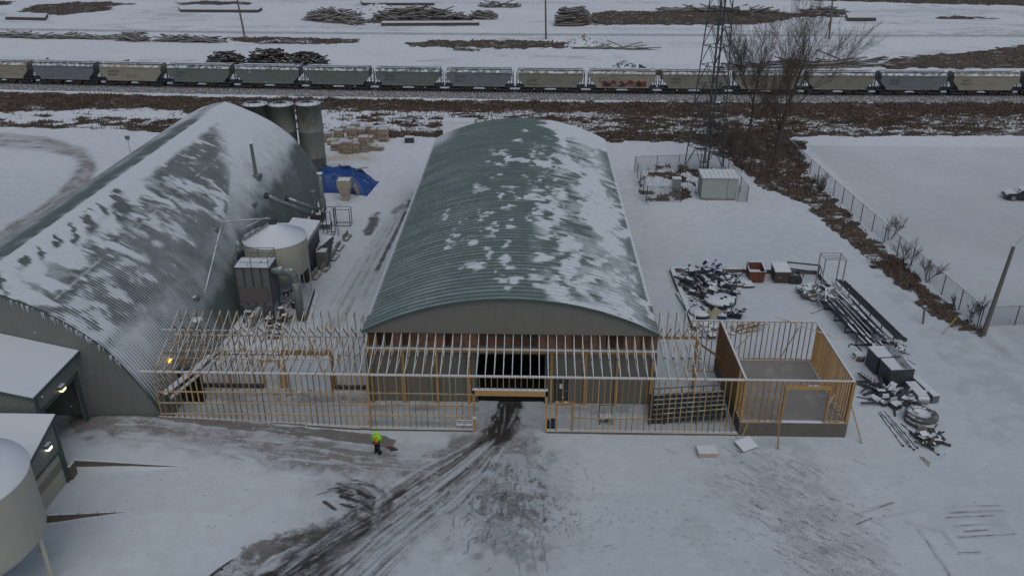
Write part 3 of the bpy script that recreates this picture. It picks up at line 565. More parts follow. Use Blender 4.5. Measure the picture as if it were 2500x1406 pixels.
def quonset():
    ys, ho, ph = [], [], []
    for k in range(int((QY1-QY0)/.3)):
        for o, h in ((0,0),(.075,.022),(.15,.045),(.225,.022)): ys.append(QY0+k*.3+o); ho.append(h); ph.append(1-h/.0225)
    ys = np.array(ys); ph = np.array(ph)[:,None]; pr = qprof(220); n = len(pr); arc = np.linspace(-1, 1, n); A, Yg = np.meshgrid(arc, ys); per = np.floor((Yg-QY0)/.3)
    n1 = fbm(Yg*.30, A*4.2, 4, 4); n2 = fbm(Yg*.9, A*9, 4, 8); n3 = fbm(Yg*2.2, A*22, 3, 5); rw = fbm(per*.83, A*13, 3, 21); mix_ = .45*n1+.35*n2+.2*n3
    hard = lambda t, w_: sst(t-w_, t+w_, mix_)
    vn = lambda x: np.clip(x, 0, 1)
    front = 1-sst(69, 76, Yg)                                     # 1 in the nearer half
    top = vn(1-sst(.045+.05*n2, .10+.09*n1, A))                     # unbroken band along the ridge
    body = (.92-.5*sst(.48, .62, n2)*sst(.05, .2, A))*(1-.92*hard(.44+.20*(1-sst(.10, .36, A))*front-.16*(1-front), .08))  # nearer half: solid drift broken by bare belts
    belt = sst(.24, .38, A+(n1-.5)*.34+(n2-.5)*.2)*(1-sst(.54, .66, A+(n1-.5)*.2))         # ribs showing through in the middle belt
    stripes = vn(.14+.62*(ph*.5+.5)*(.2+1.2*n2)+1.3*(hard(.54, .05))*.6-.36*(1-ph)*.5)
    near_ = body*(1-belt)+belt*stripes*.9
    bare = vn(.20+.6*hard(.54, .05)+.35*sst(.48, .62, rw)*sst(.4, .55, n1))            # farther half: bare metal with thin streaks
    far_ = np.where(A < .44-.02*(Yg-80), bare, .55)
    c = near_*front+far_*(1-front)
    edge = 91.5-(A-.10)*30+(n1-.5)*7; rearfrost = sst(-2.6, 2.6, Yg-edge); c = c*(1-rearfrost)+rearfrost*(.86-.30*sst(.25, .75, A)+(n3-.5)*.25+(n1-.5)*.25)
    low = sst(.52, .64, A+(n1-.5)*.16); c = c*(1-low)+low*vn(.50+(n1-.5)*.7+(n2-.5)*.4+.34*ph*(.5+sst(.6,.8,A))-.40*sst(.72, .98, A))
    green = sst(.66, .80, A+(n1-.5)*.25+.0045*(Yg-72)); c = c*(1-green*sst(56, 64, Yg))+green*sst(56, 64, Yg)*vn(.03+.35*(n2-.42))
    for al in (.29,.45): c = np.maximum(c, .6*np.exp(-((A-al+(n3-.5)*.012)/.006)**2)*sst(.5, .62, n2)*(Yg < 88))   # snow caught on the lap joints
    c = np.maximum(c, .96*top)
    for yc, ln, wd in ((50.6,.15,.30),(53.2,.10,.42),(55.5,.12,.28),(57.6,.12,.30),(59.6,.17,.30),(62.4,.18,.55),(65.0,.15,.45),(67.6,.22,.7)):   # bare streaks under the ridge
        yy = Yg+(A-.05)*20; m_ = 1.35*np.exp(-((yy-yc+(n2-.5)*2.2+(rw-.5)*1.6)/(wd*(.5+3.*vn(A-.03)/ln*.5)))**2)*sst(.03, .06, A)*(1-sst(ln*.7, ln*1.15, A)); c = c*(1-vn(m_*(.55+.9*n3)*1.0))
    c = np.where(A < 0, vn(.10+(n1-.5)*.35+(n2-.5)*.4+.30*sst(-.06, .0, A)*sst(.45,.6,n2)+.35*sst(84, 95, Yg)+.25*sst(-.10,-.16,A)), c)
    s = vn(c)
    arch_sheet('roof_shell', pr, ys, ho, s, roofmat('green_corrugated_shell', (.080,.108,.104), (.105,.132,.128), .5, (1,.9,1)), qb)
quonset()
m = MB(); pr = [p for p in qprof(96)]; archwall(m, QY0+.10, [(p[0]-p[2]*.06, p[1]-p[3]*.06) for p in pr], -.3, RX-11.6, RX+11.2, .15); m.build('front_gable', 'siding2', qb)
m = MB(); archwall(m, QY1-.25, [(p[0]-p[2]*.06, p[1]-p[3]*.06) for p in pr], -.1, RX-11.6, RX+11.2, .15); m.build('rear_gable', 'siding2', qb)
m = MB()
for a, b in zip(pr[:-1], pr[1:]): m.beam((a[0],QY0+.02,a[1]),(b[0],QY0+.02,b[1]),.10,.10)
m.build('edge_trim', 'trim', qb)
m = MB(); m.beam((RX,QY0,RZ-.02),(RX,QY1,RZ-.02),.14,.10); m.build('ridge_cap_shadow', 'steelpl', qb)  # dark cap strip that also paints the drop shadow along the ridge
rn = random.Random(6); m = MB()                                # icicles along the front edge
for k in range(60):
    p = pr[rn.randint(56, 80)]; L = rn.uniform(.12,.6); x = p[0]+rn.uniform(-.1,.1); m.tube((x,QY0-.03,p[1]-.05),(x,QY0-.03,p[1]-.05-L),.03,.004,5)
m.build('icicles', 'snow', qb)['kind'] = 'stuff'
def qpt(frac, y, off=0.):  # a point on the right slope of the shell, frac 0 ridge .. 1 ground
    q = pr[len(pr)//2+int(frac*(len(pr)//2))]; return Vector((q[0]+q[2]*off, y, q[1]+q[3]*off))
for u, v, h in ((608,410,3.6),):      # tall vent pipe on the roof
    P = qpt(.56, 84.3); m = MB(); m.tube(P-Vector((0,0,.3)), P+Vector((-.1,0,h)), .19, .17, 10); o = m.build('vent_pipe', 'duct', qb); m = MB(); m.box(P+Vector((.1,-.2,.05)),(.9,1.0,.5)); m.build('pipe_flashing', 'duct', o)
    m = MB(); m.lathe(P+Vector((-.1,0,h)), [(.3,0),(.28,.12),(0,.3)], 10); m.build('rain_cap', 'snow', o)
for fr, y in ((.66,79),(.74,60.4),(.80,75),(.60,70.2)):
    P = qpt(fr, y); m = MB(); m.tube(P, P+Vector((.5,-.1,.35)), .17, .17, 8); m.box(P+Vector((.05,0,.08)),(.6,.5,.3)); m.build('roof_vent', 'duct', qb)
# ---- annexes on the front of the left hall
ax = -30.6; aw = thing('loading_annex', 'grey annex with snowy roof and open truck door, by the arched hall', 'building', (ax-4,45.8,0))
AF = 43.05
DA = (47.75, 43.75, 4.5)      # door: y far, y near, z
m = MB(); m.box2((ax-.15,DA[0],-.2),(ax,QY0+.08,5.9)); m.box2((ax-.15,AF,-.2),(ax,DA[1],5.8)); m.box2((ax-.15,DA[1]+.001,DA[2]),(ax,DA[0]-.001,5.85)); m.build('side_wall', 'siding2', aw)
m = MB(); m.prism([(ax-.16,AF,-.6),(-44,AF,-.6),(-44,AF,9.0),(ax-.16,AF,5.82)], (0,.15,0)); m.build('end_wall', 'siding2', aw)
m = MB(); m.prism([(ax+.18,AF-.25,5.80),(-44,AF-.25,9.1),(-44,AF-.25,9.32),(ax+.18,AF-.25,6.02)], (0,QY0-AF+.3,0)); m.build('roof', 'snow', aw)
m = MB(); m.box2((ax+.182,AF-.25,5.76),(ax+.22,QY0,5.98)); m.build('eave_trim', 'trim', aw)
m = MB(); m.beam((ax+.18,AF-.285,5.88),(-44,AF-.285,9.18),.05,.22); m.build('verge_trim', 'trim', aw)
m = MB(); m.box2((ax-.05,DA[0]-.02,-.2),(ax+.06,DA[0]+.32,DA[2]+.2)); m.box2((ax-.05,DA[1]-.32,-.2),(ax+.06,DA[1]+.02,DA[2]+.2)); m.box2((ax+.01,DA[1]+.03,DA[2]-.02),(ax+.12,DA[0]-.03,DA[2]+.16)); m.build('door_frame', 'trim', aw)
m = MB(); m.box2((ax+.003,AF-.02,-.3),(ax+.09,AF+.28,5.75)); m.build('corner_trim', 'trim', aw)
m = MB(); m.box2((-43.5,AF+.3,.0),(ax-.2,QY0-.02,.05)); m.box2((-38.2,AF+.2,.06),(-38,QY0-.1,5.7)); m.build('interior', 'black', aw)  # near-black floor and back sheet, shade of the room put into colour
l = MB().box2((ax+.002,45.55,4.78),(ax+.30,46.1,5.0)).build('wall_lamp', 'steel', aw); MB().prism([(ax+.05,45.60,4.775),(ax+.31,45.60,4.775),(ax+.31,45.60,4.62),(ax+.10,45.60,4.62)],(0,.45,0)).build('lens', 'lamp', l)
bx = -29.35; bw = thing('dock_annex', 'low grey dock annex with closed panel door and lit lamp', 'building', (bx-3,40.7,0))
BF, BB = 38.85, 42.55
m = MB(); m.prism([(bx,BF,-.9),(bx,39.2,-.9),(bx,39.2,3.66),(bx,BF,3.55)], (-.15,0,0)); m.prism([(bx,42.2,-.9),(bx,BB,-.9),(bx,BB,4.7),(bx,42.2,4.6)], (-.15,0,0)); m.prism([(bx,39.201,2.35),(bx,42.199,2.35),(bx,42.199,4.6),(bx,39.201,3.66)], (-.15,0,0)); m.build('side_wall', 'siding2', bw)
m = MB(); m.box2((-36,BF,-.9),(bx-.16,BF+.14,3.55)); m.build('front_wall', 'siding2', bw)
m = MB(); m.box2((-36,BB-.14,-.2),(bx-.16,BB,4.7)); m.build('back_wall', 'siding2', bw)
m = MB(); m.prism([(bx+.14,BF-.2,3.50),(bx+.14,BB+.12,4.74),(bx+.14,BB+.12,4.95),(bx+.14,BF-.2,3.71)], (-7,0,0)); m.build('roof', 'snow', bw)
m = MB(); m.beam((bx+.165,BF-.2,3.59),(bx+.165,BB+.12,4.83),.04,.2); m.build('verge_trim', 'trim', bw)
m = MB(); m.box2((bx+.002,BF-.01,-.9),(bx+.08,BF+.2,3.4)); m.box2((bx+.002,BB-.2,-.9),(bx+.08,BB+.01,4.6)); m.box2((bx+.002,42.2,-.9),(bx+.07,42.34,2.45)); m.box2((bx+.004,39.1,-.9),(bx+.075,39.2,2.45)); m.box2((bx+.003,39.21,2.36),(bx+.072,42.19,2.47)); m.build('corner_trim', 'trim', bw)
dm = mk('door_panels', (.34,.33,.27), .6, .12, 1); dd = None
for k in range(4):
    o = MB().box2((bx-.1,39.21,-.05+k*.6),(bx-.05,42.19,.535+k*.6)).build('door_panel', dm if k != 2 else mk('door_panel_stained', (.20,.185,.14), .6, .2, 1), bw)
l = MB().box2((bx+.002,40.95,3.52),(bx+.25,41.45,3.75)).build('wall_lamp', 'steel', bw); MB().prism([(bx+.03,41.0,3.515),(bx+.27,41.0,3.515),(bx+.27,41.0,3.36),(bx+.08,41.0,3.36)],(0,.4,0)).build('lens', 'lampw', l)
# dock retaining walls
def hz(x, y): return float(height(np.array([x]), np.array([y]))[0])
m = MB(); m.prism([(-29.2,43.16,-.4),(-22,43.16,.3),(-22,43.16,.66),(-27.3,43.16,.95),(-29.2,43.16,1.02)], (0,.16,0)); m.box2((-29.3,42.5,-.4),(-29.12,43.15,1.0))
tag(m.build('retaining_wall', 'concdark'), 'dark retaining wall along the far side of the dock ramp', 'wall')
m = MB(); m.prism([(-29.3,39.02,-1.0),(-23.8,39.02,.2),(-23.8,39.02,.5),(-29.3,39.02,.06)], (0,.12,0)); tag(m.build('retaining_wall', mk('brown_concrete', (.13,.095,.07), .9, .3, 1, snow=.5)), 'brown low wall along the near side of the dock ramp, beside the tank', 'wall')
# tank in the lower left corner
tk = thing('hopper_tank', 'large beige hopper tank with snowy top in the lower left corner', 'tank', (-29.15,33.2,0)); tc = (-29.15,33.2,0)
m = MB(); m.lathe(tc, [(3.6,7.35),(3.62,7.2),(3.6,7.15),(3.6,3.5),(3.45,3.25),(2.9,2.7),(.5,.7),(0,.7)], 64); m.build('shell', 'beige', tk, True)
m = MB(); m.lathe(tc, [(3.66,7.33),(3.62,7.44),(2.6,7.8),(1.2,8.2),(0,8.4)], 64); m.build('snow_cap', 'snow', tk, True)
for a in range(6): an = a*math.pi/3+.15; m = MB(); m.tube((tc[0]+3.4*math.cos(an),tc[1]+3.4*math.sin(an),-.7),(tc[0]+3.4*math.cos(an),tc[1]+3.4*math.sin(an),4.2),.12,None,8); m.build('leg', 'beige', tk)
# ================================================================== TIMBER FRAMING
YF, HP = 48.5, 4.5; S16 = .4064
fr = thing('timber_lean_to_frame', 'long unfinished timber lean-to frame of studs and roof trusses', 'timber frame', (-5.5, YF, 0))
_st = {}
def member(name, p, q, w, d, mat, parent):
    """a straight timber; the mesh is shared by length"""
    p = Vector(p); q = Vector(q); L = (q-p).length; key = (round(L, 2), w, d, mat)
    if key not in _st: _st[key] = MB().box((0,0,0),(w,d,L)).mesh(name, mat)
    dv = (q-p).normalized()
    if abs(dv.z) > .9999: rot = (0,0,0)
    else:
        x = Vector((1,0,0)) if abs(dv.x) < .9 else Vector((0,1,0)); y = dv.cross(x).normalized(); x = y.cross(dv); rot = Matrix((x, y, dv)).transposed().to_euler()
    return inst(name, _st[key], parent, (p+q)/2, rot)
def zbot(x): return .2+.62*min(1, max(0, (-11-x)/14.7))
OX0, OX1, OH0, OH1 = -3.62, 1.26, 2.98, 3.42; ND0, ND1, NDH = 2.06, 3.06, 2.26
x = -25.62; k = 0
while x < 14.6:
    if OX0-.02 < x < OX1+.02: member('stud', (x,YF,OH1), (x,YF,HP-.08), .045, .13, 'wood', fr)
    elif ND0-.1 < x < ND1+.1: member('stud', (x,YF,NDH+.26), (x,YF,HP-.08), .045, .13, 'wood', fr)
    else: member('stud', (x,YF,zbot(x)+.04), (x,YF,HP-.08), .045, .13, 'wood', fr)
    x += S16
for a, b, z0, z1 in ((-25.8,-11,zbot(-25.8),zbot(-11)),(-10.99,OX0,.2,.2),(OX1,14.6,.2,.2)): m = MB(); m.beam((a,YF,z0),(b,YF,z1),.15,.07); m.build('bottom_plate', 'snowy_wood', fr)
m = MB(); m.box2((-26.6,YF-.07,HP-.08),(-6,YF+.07,HP+.0)); m.build('top_plate', 'snowy_wood', fr); m = MB(); m.box2((-5.995,YF-.07,HP-.08),(14.66,YF+.07,HP)); m.build('top_plate', 'snowy_wood', fr)
m = MB(); m.box2((-26.5,YF-.055,HP+.002),(14.6,YF+.055,HP+.05)); m.build('snow_line', 'snow', fr)
for z in (3.06, 2.13, 1.24):
    for a, b in ((-25.6,-10.98),(-10.85,OX0)):
        m = MB(); m.beam((a,YF-.088,z-(.12 if a < -12 else 0)),(b,YF-.088,z),.04,.10); m.build('girt', 'wood', fr)
m = MB(); m.beam((ND1,YF-.088,1.26),(8.6,YF-.088,1.26),.04,.09); m.build('girt', 'wood', fr); m = MB(); m.beam((OX1,YF-.088,1.3),(ND0,YF-.088,1.3),.04,.09); m.build('girt', 'wood', fr); m = MB(); m.beam((OX1,YF-.088,2.13),(ND0,YF-.088,2.13),.04,.09); m.build('girt', 'wood', fr)
for x in (-10.92, OX0-.06, OX1+.06): m = MB(); m.box2((x-.07,YF-.10,.0),(x+.07,YF+.10,HP-.09 if x < -5 else OH1)); m.build('post', 'woodclean', fr)
m = MB(); m.box2((OX0-.13,YF-.10,OH0),(OX1+.13,YF+.10,OH1)); m.build('door_header', 'woodclean', fr); m = MB(); m.box2((OX0-.14,YF-.11,OH1+.002),(OX1+.14,YF+.11,OH1+.06)); m.build('snow_line', 'snow', fr)
for x in (ND0-.05, ND1+.05): m = MB(); m.box2((x-.06,YF-.09,.22),(x+.06,YF+.09,NDH)); m.build('post', 'woodclean', fr)
m = MB(); m.box2((ND0-.12,YF-.095,NDH+.002),(ND1+.12,YF+.095,NDH+.25)); m.build('door_header', 'woodclean', fr)
# concrete curb under the plates
for a, b in ((-11,OX0-.12),(OX1+.12,14.66)): m = MB(); m.box2((a,YF-.14,-.1),(b,YF+.12,.16)); m.build('curb', 'concdark', fr)
m = MB(); m.prism([(-26,YF-.10,-.2),(-11.01,YF-.10,-.2),(-11.01,YF-.10,.16),(-26,YF-.10,.78)], (0,.2,0)); m.build('curb', 'concdark', fr)
# posts and ledger against the arched building
for x in (-11.35,-9,-6.57,-4.24,1.72,4.17,6.45,8.97): m = MB(); m.box2((x-.09,YW-.27,0),(x+.09,YW-.09,HP-.16)); m.build('post', 'woodclean', fr)
m = MB(); m.box2((XL,YW-.28,HP-.15),(XR,YW-.08,HP+.06)); m.build('ledger', 'woodclean', fr); m = MB(); m.box2((XL,YW-.28,HP+.062),(XR,YW-.06,HP+.11)); m.build('snow_line', 'snow', fr)
YB = 53.72
def truss(x, yb, zp, webs, snowy):
    mt = 'snowy_wood' if snowy else 'wood'
    t = bpy.data.objects.new('truss', None); COL.objects.link(t); t.parent = fr; t.location = Vector((x, YF, HP))-ORG[fr.name]; t.empty_display_size = .2; ORG[t.name] = Vector((x, YF, HP))
    a = (x, YF-.30, HP+.0); b = (x, yb-.1, zp); rise = (zp-HP)/(yb-YF)
    member('top_chord', (x,YF-.28,HP+.03), b, .045, .10, mt, t); member('bottom_chord', (x,YF,HP+.06), (x,yb-.1,HP+.06), .045, .09, 'wood', t); member('king_post', (x,yb-.12,HP+.06), (x,yb-.12,zp-.03), .045, .09, 'wood', t)
    for f0, f1 in webs:      # zig-zag web members between the chords
        ya, yc = YF+f0*(yb-YF), YF+f1*(yb-YF); member('web', (x,ya,HP+.08), (x,yc,HP+rise*(yc-YF)), .04, .07, 'wood', t)
rn = random.Random(1)
for k in range(34):
    x = XL+.14+k*.61; truss(x, YW-.03, 5.86, ((.62,.40),(.62,.97)), True)
for k in range(23):
    x = -25.4+k*.61; truss(x, YB, 6.58, ((.45,.28),(.45,.72),(.97,.72)), False)
for k in range(5):
    x = 9.55+k*.61; truss(x, 54.3, 6.72, ((.45,.28),(.45,.72),(.97,.72)), k == 0)
m = MB(); m.beam((-26.9,YB-.25,5.02),(-11.9,YB-.25,5.02),.12,.05); m.build('lateral_brace', 'snowy_wood', fr)
m = MB(); m.beam((-25.9,YF+1.6,HP+.15),(-11.9,YF+1.6,HP+.15),.09,.04); m.build('lateral_brace', 'wood', fr)
# inner stud wall of the left bay, with door openings
m = MB(); m.box2((-26.2,YB-.07,HP-.08),(-12,YB+.07,HP)); m.build('top_plate', 'snowy_wood', fr); m = MB(); m.box2((-26.1,YB-.05,HP+.002),(-12,YB+.05,HP+.04)); m.build('snow_line', 'snow', fr)
gd0, gd1, gdz, sd0, sd1, sdz = -18.2, -14.75, 2.92, -19.85, -18.75, 2.25
x = -25.9; 
while x < -12:
    if gd0-.15 < x < gd1+.15: member('stud', (x,YB,gdz+.36), (x,YB,HP-.08), .045, .13, 'wood', fr)
    elif sd0-.1 < x < sd1+.1: member('stud', (x,YB,sdz+.2), (x,YB,HP-.08), .045, .13, 'wood', fr)
    else: member('stud', (x,YB,.1), (x,YB,HP-.08), .045, .13, 'wood', fr)
    x += S16
for a, b, z, h in ((gd0,gd1,gdz,.34),(sd0,sd1,sdz,.18)):
    m = MB(); m.box2((a-.15,YB-.09,z),(b+.15,YB+.09,z+h)); m.build('door_header', 'woodclean', fr)
    for x in (a-.09,b+.09): m = MB(); m.box2((x-.07,YB-.10,.0),(x+.07,YB+.10,z-.003)); m.build('post', 'woodclean', fr)
m = MB(); m.beam((-26,YB-.09,3.2),(-18.4,YB-.09,3.2),.04,.09); m.build('girt', 'wood', fr)
for a, b in ((-25.9,sd0-.2),(gd1+.2,-12)): m = MB(); m.box2((a,YB-.16,-.05),(b,YB+.16,.22)); m.build('curb', 'steelpl', fr)
for x, y in ((-22.3,53.3),(-17.9,53.2),(-14.7,53.3)): m = MB(); m.beam((x,y,.9+.5),(x+.12,y-.35,.0),.10,.10); m.build('prop', mk('red_brown_prop', (.22,.07,.03), .8, .2, 2), fr)
for x0, x1 in ((-21.5,-20.2),(-16.2,-15.2)): m = MB(); m.beam((x0,YB+.05,HP-.2),(x1,YB-.6,1.5),.09,.04); m.build('brace', 'wood', fr)
# right bay: beam on a post with a brace
m = MB(); m.box2((9.25,54.32,HP-.22),(12.6,54.5,HP+.02)); m.build('ledger', 'woodclean', fr); m = MB(); m.box2((12.45,54.33,.0),(12.62,54.49,HP-.225)); m.build('post', 'woodclean', fr)
m = MB(); m.beam((12.6,54.6,3.9),(14.6,54.7,2.4),.10,.14); m.build('brace', 'osb', fr)

# ---- framed room on a raised concrete base
rx0, rx1, ry0, ry1, zb = 14.74, 21.98, YF, 56.95, 1.2
rm = thing('timber_framed_room', 'open timber framed room on a raised concrete base', 'timber frame', ((rx0+rx1)/2, 52.7, 0))
m = MB(); m.box2((rx0-.05,ry0-.10,-.1),(rx1+.10,ry0+.22,zb-.06)); m.box2((rx0-.05,ry0+.221,-.1),(rx0+.2,ry1+.1,zb-.06)); m.box2((rx1-.15,ry0+.221,-.1),(rx1+.10,ry1+.1,zb-.06)); m.box2((rx0+.201,ry1-.15,-.1),(rx1-.151,ry1+.1,zb-.06)); m.build('foundation', 'concdark', rm)
m = MB(); m.box2((rx0+.202,ry0+.222,0),(rx1-.152,ry1-.152,zb-.08)); m.build('floor_slab', 'slab', rm)
rd0, rd1, rdh0, rdh1 = 17.55, 20.42, 3.84, 4.12
x = rx0+.05
while x < rx1:
    if rd0-.1 < x < rd1+.1: member('stud', (x,ry0,rdh1), (x,ry0,HP-.05), .045, .13, 'woodclean', rm)
    else: member('stud', (x,ry0,zb), (x,ry0,HP-.05), .045, .13, 'woodclean', rm)
    member('stud', (x,ry1,zb), (x,ry1,HP-.05), .045, .13, 'wood', rm); x += S16
y = ry0+.3
while y < ry1-.1:
    o = member('stud', (rx1,y,zb), (rx1,y,HP-.05), .14, .045, 'woodclean', rm); o = member('stud', (rx0,y,zb), (rx0,y,HP-.05), .13, .045, 'wood', rm); y += S16
for p, q in (((rx0-.07,ry0),(rx1+.07,ry0)),((rx0-.07,ry1),(rx1+.07,ry1))): m = MB(); m.box2((p[0],p[1]-.07,HP-.05),(q[0],q[1]+.07,HP+.03)); m.build('top_plate', 'snowy_wood', rm); m = MB(); m.box2((p[0],p[1]-.075,zb-.05),(q[0] if p[1] > 50 else rd0,q[1]+.075,zb)); m.build('bottom_plate', 'woodclean', rm)
m = MB(); m.box2((rd1,ry0-.075,zb-.05),(rx1+.07,ry0+.075,zb)); m.build('bottom_plate', 'woodclean', rm)
for x in (rx0, rx1): m = MB(); m.box2((x-.07,ry0+.071,HP-.05),(x+.07,ry1-.071,HP+.03)); m.build('top_plate', 'snowy_wood', rm); m = MB(); m.box2((x-.07,ry0+.076,zb-.05),(x+.07,ry1-.076,zb)); m.build('bottom_plate', 'woodclean', rm)
m = MB(); m.box2((rd0-.13,ry0-.09,rdh0),(rd1+.13,ry0+.09,rdh1)); m.build('door_header', 'woodclean', rm)
for x in (rd0-.07, rd1+.07): m = MB(); m.box2((x-.06,ry0-.09,zb),(x+.06,ry0+.09,rdh0-.003)); m.build('post', 'woodclean', rm)
for x in (rx0, rx1): m = MB(); m.box2((x-.10,ry0-.095,zb),(x+.10,ry0+.095,HP-.055)); m.build('post', 'woodclean', rm)
for k in range(3):
    y0_ = 50.1+k*2.28; m = MB(); m.box2((rx0-.088,y0_,zb-.02),(rx0-.07,min(y0_+2.27,ry1+.02),HP-.06)); m.build('sheathing_panel', 'osb', rm)
x = 12.6                                                     # the rear wall runs on a little to the left
while x < rx0-.1: member('stud', (x,ry1,.1), (x,ry1,HP-.05), .045, .13, 'wood', rm); x += S16
m = MB(); m.box2((12.4,ry1-.07,HP-.05),(rx0-.075,ry1+.07,HP+.03)); m.build('top_plate', 'snowy_wood', rm); m = MB(); m.box2((12.4,ry1-.1,-.05),(rx0-.06,ry1+.1,.1)); m.build('bottom_plate', 'wood', rm)
# diagonal braces of the room
for p, q in (((15.5,ry1-.1,1.25),(17.3,ry1-.1,3.7)),((19.6,ry1-.1,1.25),(20.7,ry1-.1,4.1)),((18.9,ry1+.35,4.75),(22.9,54.6,4.35)),((21.3,ry0+1.8,1.3),(23.4,ry0+3.6,4.4)),((22.05,ry0+.5,2.9),(23.0,47.7,.0)),((17.2,ry0-.13,2.7),(17.05,46.9,.0)),((15.2,ry0-.16,1.1),(14.95,48.2,.2))): m = MB(); m.beam(p,q,.09,.045); m.build('brace', 'wood', rm)

# ---- stepped rack inside the right bay, box trolley, blue drum, signs
def Lp(a, b, t): return Vector(a).lerp(Vector(b), t)
A, B, Cc, D = Vector((8.6,49.75,0)), Vector((14.1,50.05,0)), Vector((14.2,51.6,0)), Vector((8.9,51.6,0))
sr = thing('stepped_rack', 'black stepped bleacher-like rack with snowy treads behind the studs', 'rack', (11.5,50.7,0))
for k in range(6):
    p = Lp(A, D, k/5.); q = Lp(B, Cc, k/5.); z1 = .3+k*.17
    m = MB(); m.beam((p.x,p.y,z1*.55),(q.x,q.y,z1*.55+.42),.26,z1*.9); m.build('step', 'steelpl', sr); m = MB(); m.beam((p.x+.3,p.y-.02,z1*.55+z1*.45+.02),(q.x,q.y-.02,z1*.55+z1*.45+.44),.10,.04); m.build('tread', 'conc', sr)
m = MB(); m.tube((8.9,51.95,1.45),(14.3,51.9,1.95),.035,None,6)
for k in range(8): p = Lp((8.9,51.95,1.45),(14.3,51.9,1.95),k/7.); m.tube(p, p-Vector((0,0,.5)), .03, None, 5)
m.build('rail', 'steelpl', sr)
m = MB(); m.tube((8.6,49.5,.55),(14.2,49.75,.95),.035,None,6)
for k in range(6): p = Lp((8.6,49.5,.55),(14.2,49.75,.95),k/5.); m.tube(p, p-Vector((0,0,.55+.05*k)), .03, None, 5)
m.build('rail', 'steelpl', sr)
tr = thing('hand_cart', 'small black frame cart behind the studs', 'cart', (5.6,49.9,0))
m = MB()
for a in (5.15,6.05):
    for b in (49.5,50.4): m.tube((a,b,0),(a,b,1.1 if b > 50 else .6),.03,None,6)
for z in (.35,1.05): m.tube((5.15,50.4,z),(6.05,50.4,z),.03,None,6)
m.build('frame', 'steelpl', tr); MB().box((5.6,49.95,.35),(.85,.85,.06)).build('deck', 'steeldk', tr)
dr = thing('blue_drum', 'dark blue plastic drum just inside the small doorway', 'drum', (1.68,48.95,0)); MB().lathe((1.68,48.95,0),[(0,0),(.26,0),(.29,.1),(.27,.3),(.30,.34),(.30,.42),(.27,.46),(.29,.75),(.25,.88),(0,.88)],20).build('body','blue',dr,True); MB().lathe((1.68,48.95,.875),[(.06,0),(.06,.03),(0,.03)],10).build('bung','steeldk',dr)
sg = thing('notice_sign', 'white lettered notice board fixed low beside the big opening', 'sign', (-4.35,YF-.12,.45))
MB().box((-4.35,YF-.125,.76),(1.12,.02,.50)).build('panel', 'signw', sg)
m = MB()
for z, ws in ((.90,((-.47,.16),(-.28,.12),(-.12,.07),(.0,.10),(.12,.10),(.26,.09),(.40,.13))),(.77,((-.48,.07),(-.34,.18),(-.10,.15),(.10,.2),(.30,.08),(.42,.14))),(.62,((-.02,.2),))):
    for xx, l in ws: m.box((-4.35+xx+.03,YF-.139,z),(l,.006,.07 if z > .7 else .04))
m.build('lettering', 'ink', sg)
MB().box((-3.64,YF-.122,1.18),(.26,.016,.22)).build('small_notice', 'signw', sg)
lp = thing('work_lamp', 'amber work lamp glowing inside the left bay', 'lamp', (-24.65,52.9,0)); 
P = U(414,880,1,52.6); m = MB(); m.box(P+Vector((-.12,.1,.05)),(.2,.2,.3)); m.tube(P+Vector((-.2,.1,-.1)),(P.x-.4,53.2,0),.03,None,6); m.build('bracket','steelpl',lp); MB().box(P+Vector((.05,-.03,0)),(.24,.12,.32),R=Matrix.Rotation(.3,3,'Y')).build('lens','amber',lp)
# screw conveyor lying inside the left bay and dark machinery below it
cv = thing('belt_conveyor', 'snow topped conveyor slanting through the left bay', 'conveyor', (-24.5,51,0))
m = MB(); m.beam((-25.6,49.3,2.1),(-23.0,54.2,3.1),.55,.16); m.build('belt_bed','steel',cv); m = MB(); m.beam((-25.1,49.2,1.9),(-22.6,54.1,2.9),.16,.16); m.build('side_rail','roofw',cv)
for t in (.1,.5,.9): p = Lp((-25.6,49.3,2.1),(-23.0,54.2,3.1),t); m = MB(); m.beam(p-Vector((.2,0,.1)),(p.x-.2,p.y,0),.08,.08); m.build('leg','steelpl',cv)
pl = thing('dark_bulkhead', 'tall dark steel bulkhead in the left bay beside the hall', 'partition', (-24.8,52.0,0))
MB().box2((-25.5,51.6,0),(-23.9,52.1,2.5)).build('panel','black',pl); MB().box2((-25.6,51.58,2.5),(-23.8,52.12,2.62)).build('cap','steelpl',pl)
for k, x in enumerate((-25.3,-24.6)): MB().box2((x,51.56,0),(x+.08,51.6,2.5)).build('rib','steelpl',pl)
for k, (p, rz, lb, sz) in enumerate((((12.1,46.35,0),.06,'low stack of snow covered boards outside the frame',(1.3,.95,.28)),((14.95,47.15,0),.5,'single snowy sheet leaning by the concrete base',(1.3,1.0,.06)))):
    t = thing('board_stack', lb, 'boards', p); n = 3 if k == 0 else 1
    for i in range(n): MB().box((p[0]+.02*i,p[1],.08+i*.1+(.14 if k else 0)),(sz[0],sz[1],.07),rz,R=None if k == 0 else Matrix.Rotation(.5,3,'Z')@Matrix.Rotation(.25,3,'X')).build('board','snowy_wood',t)
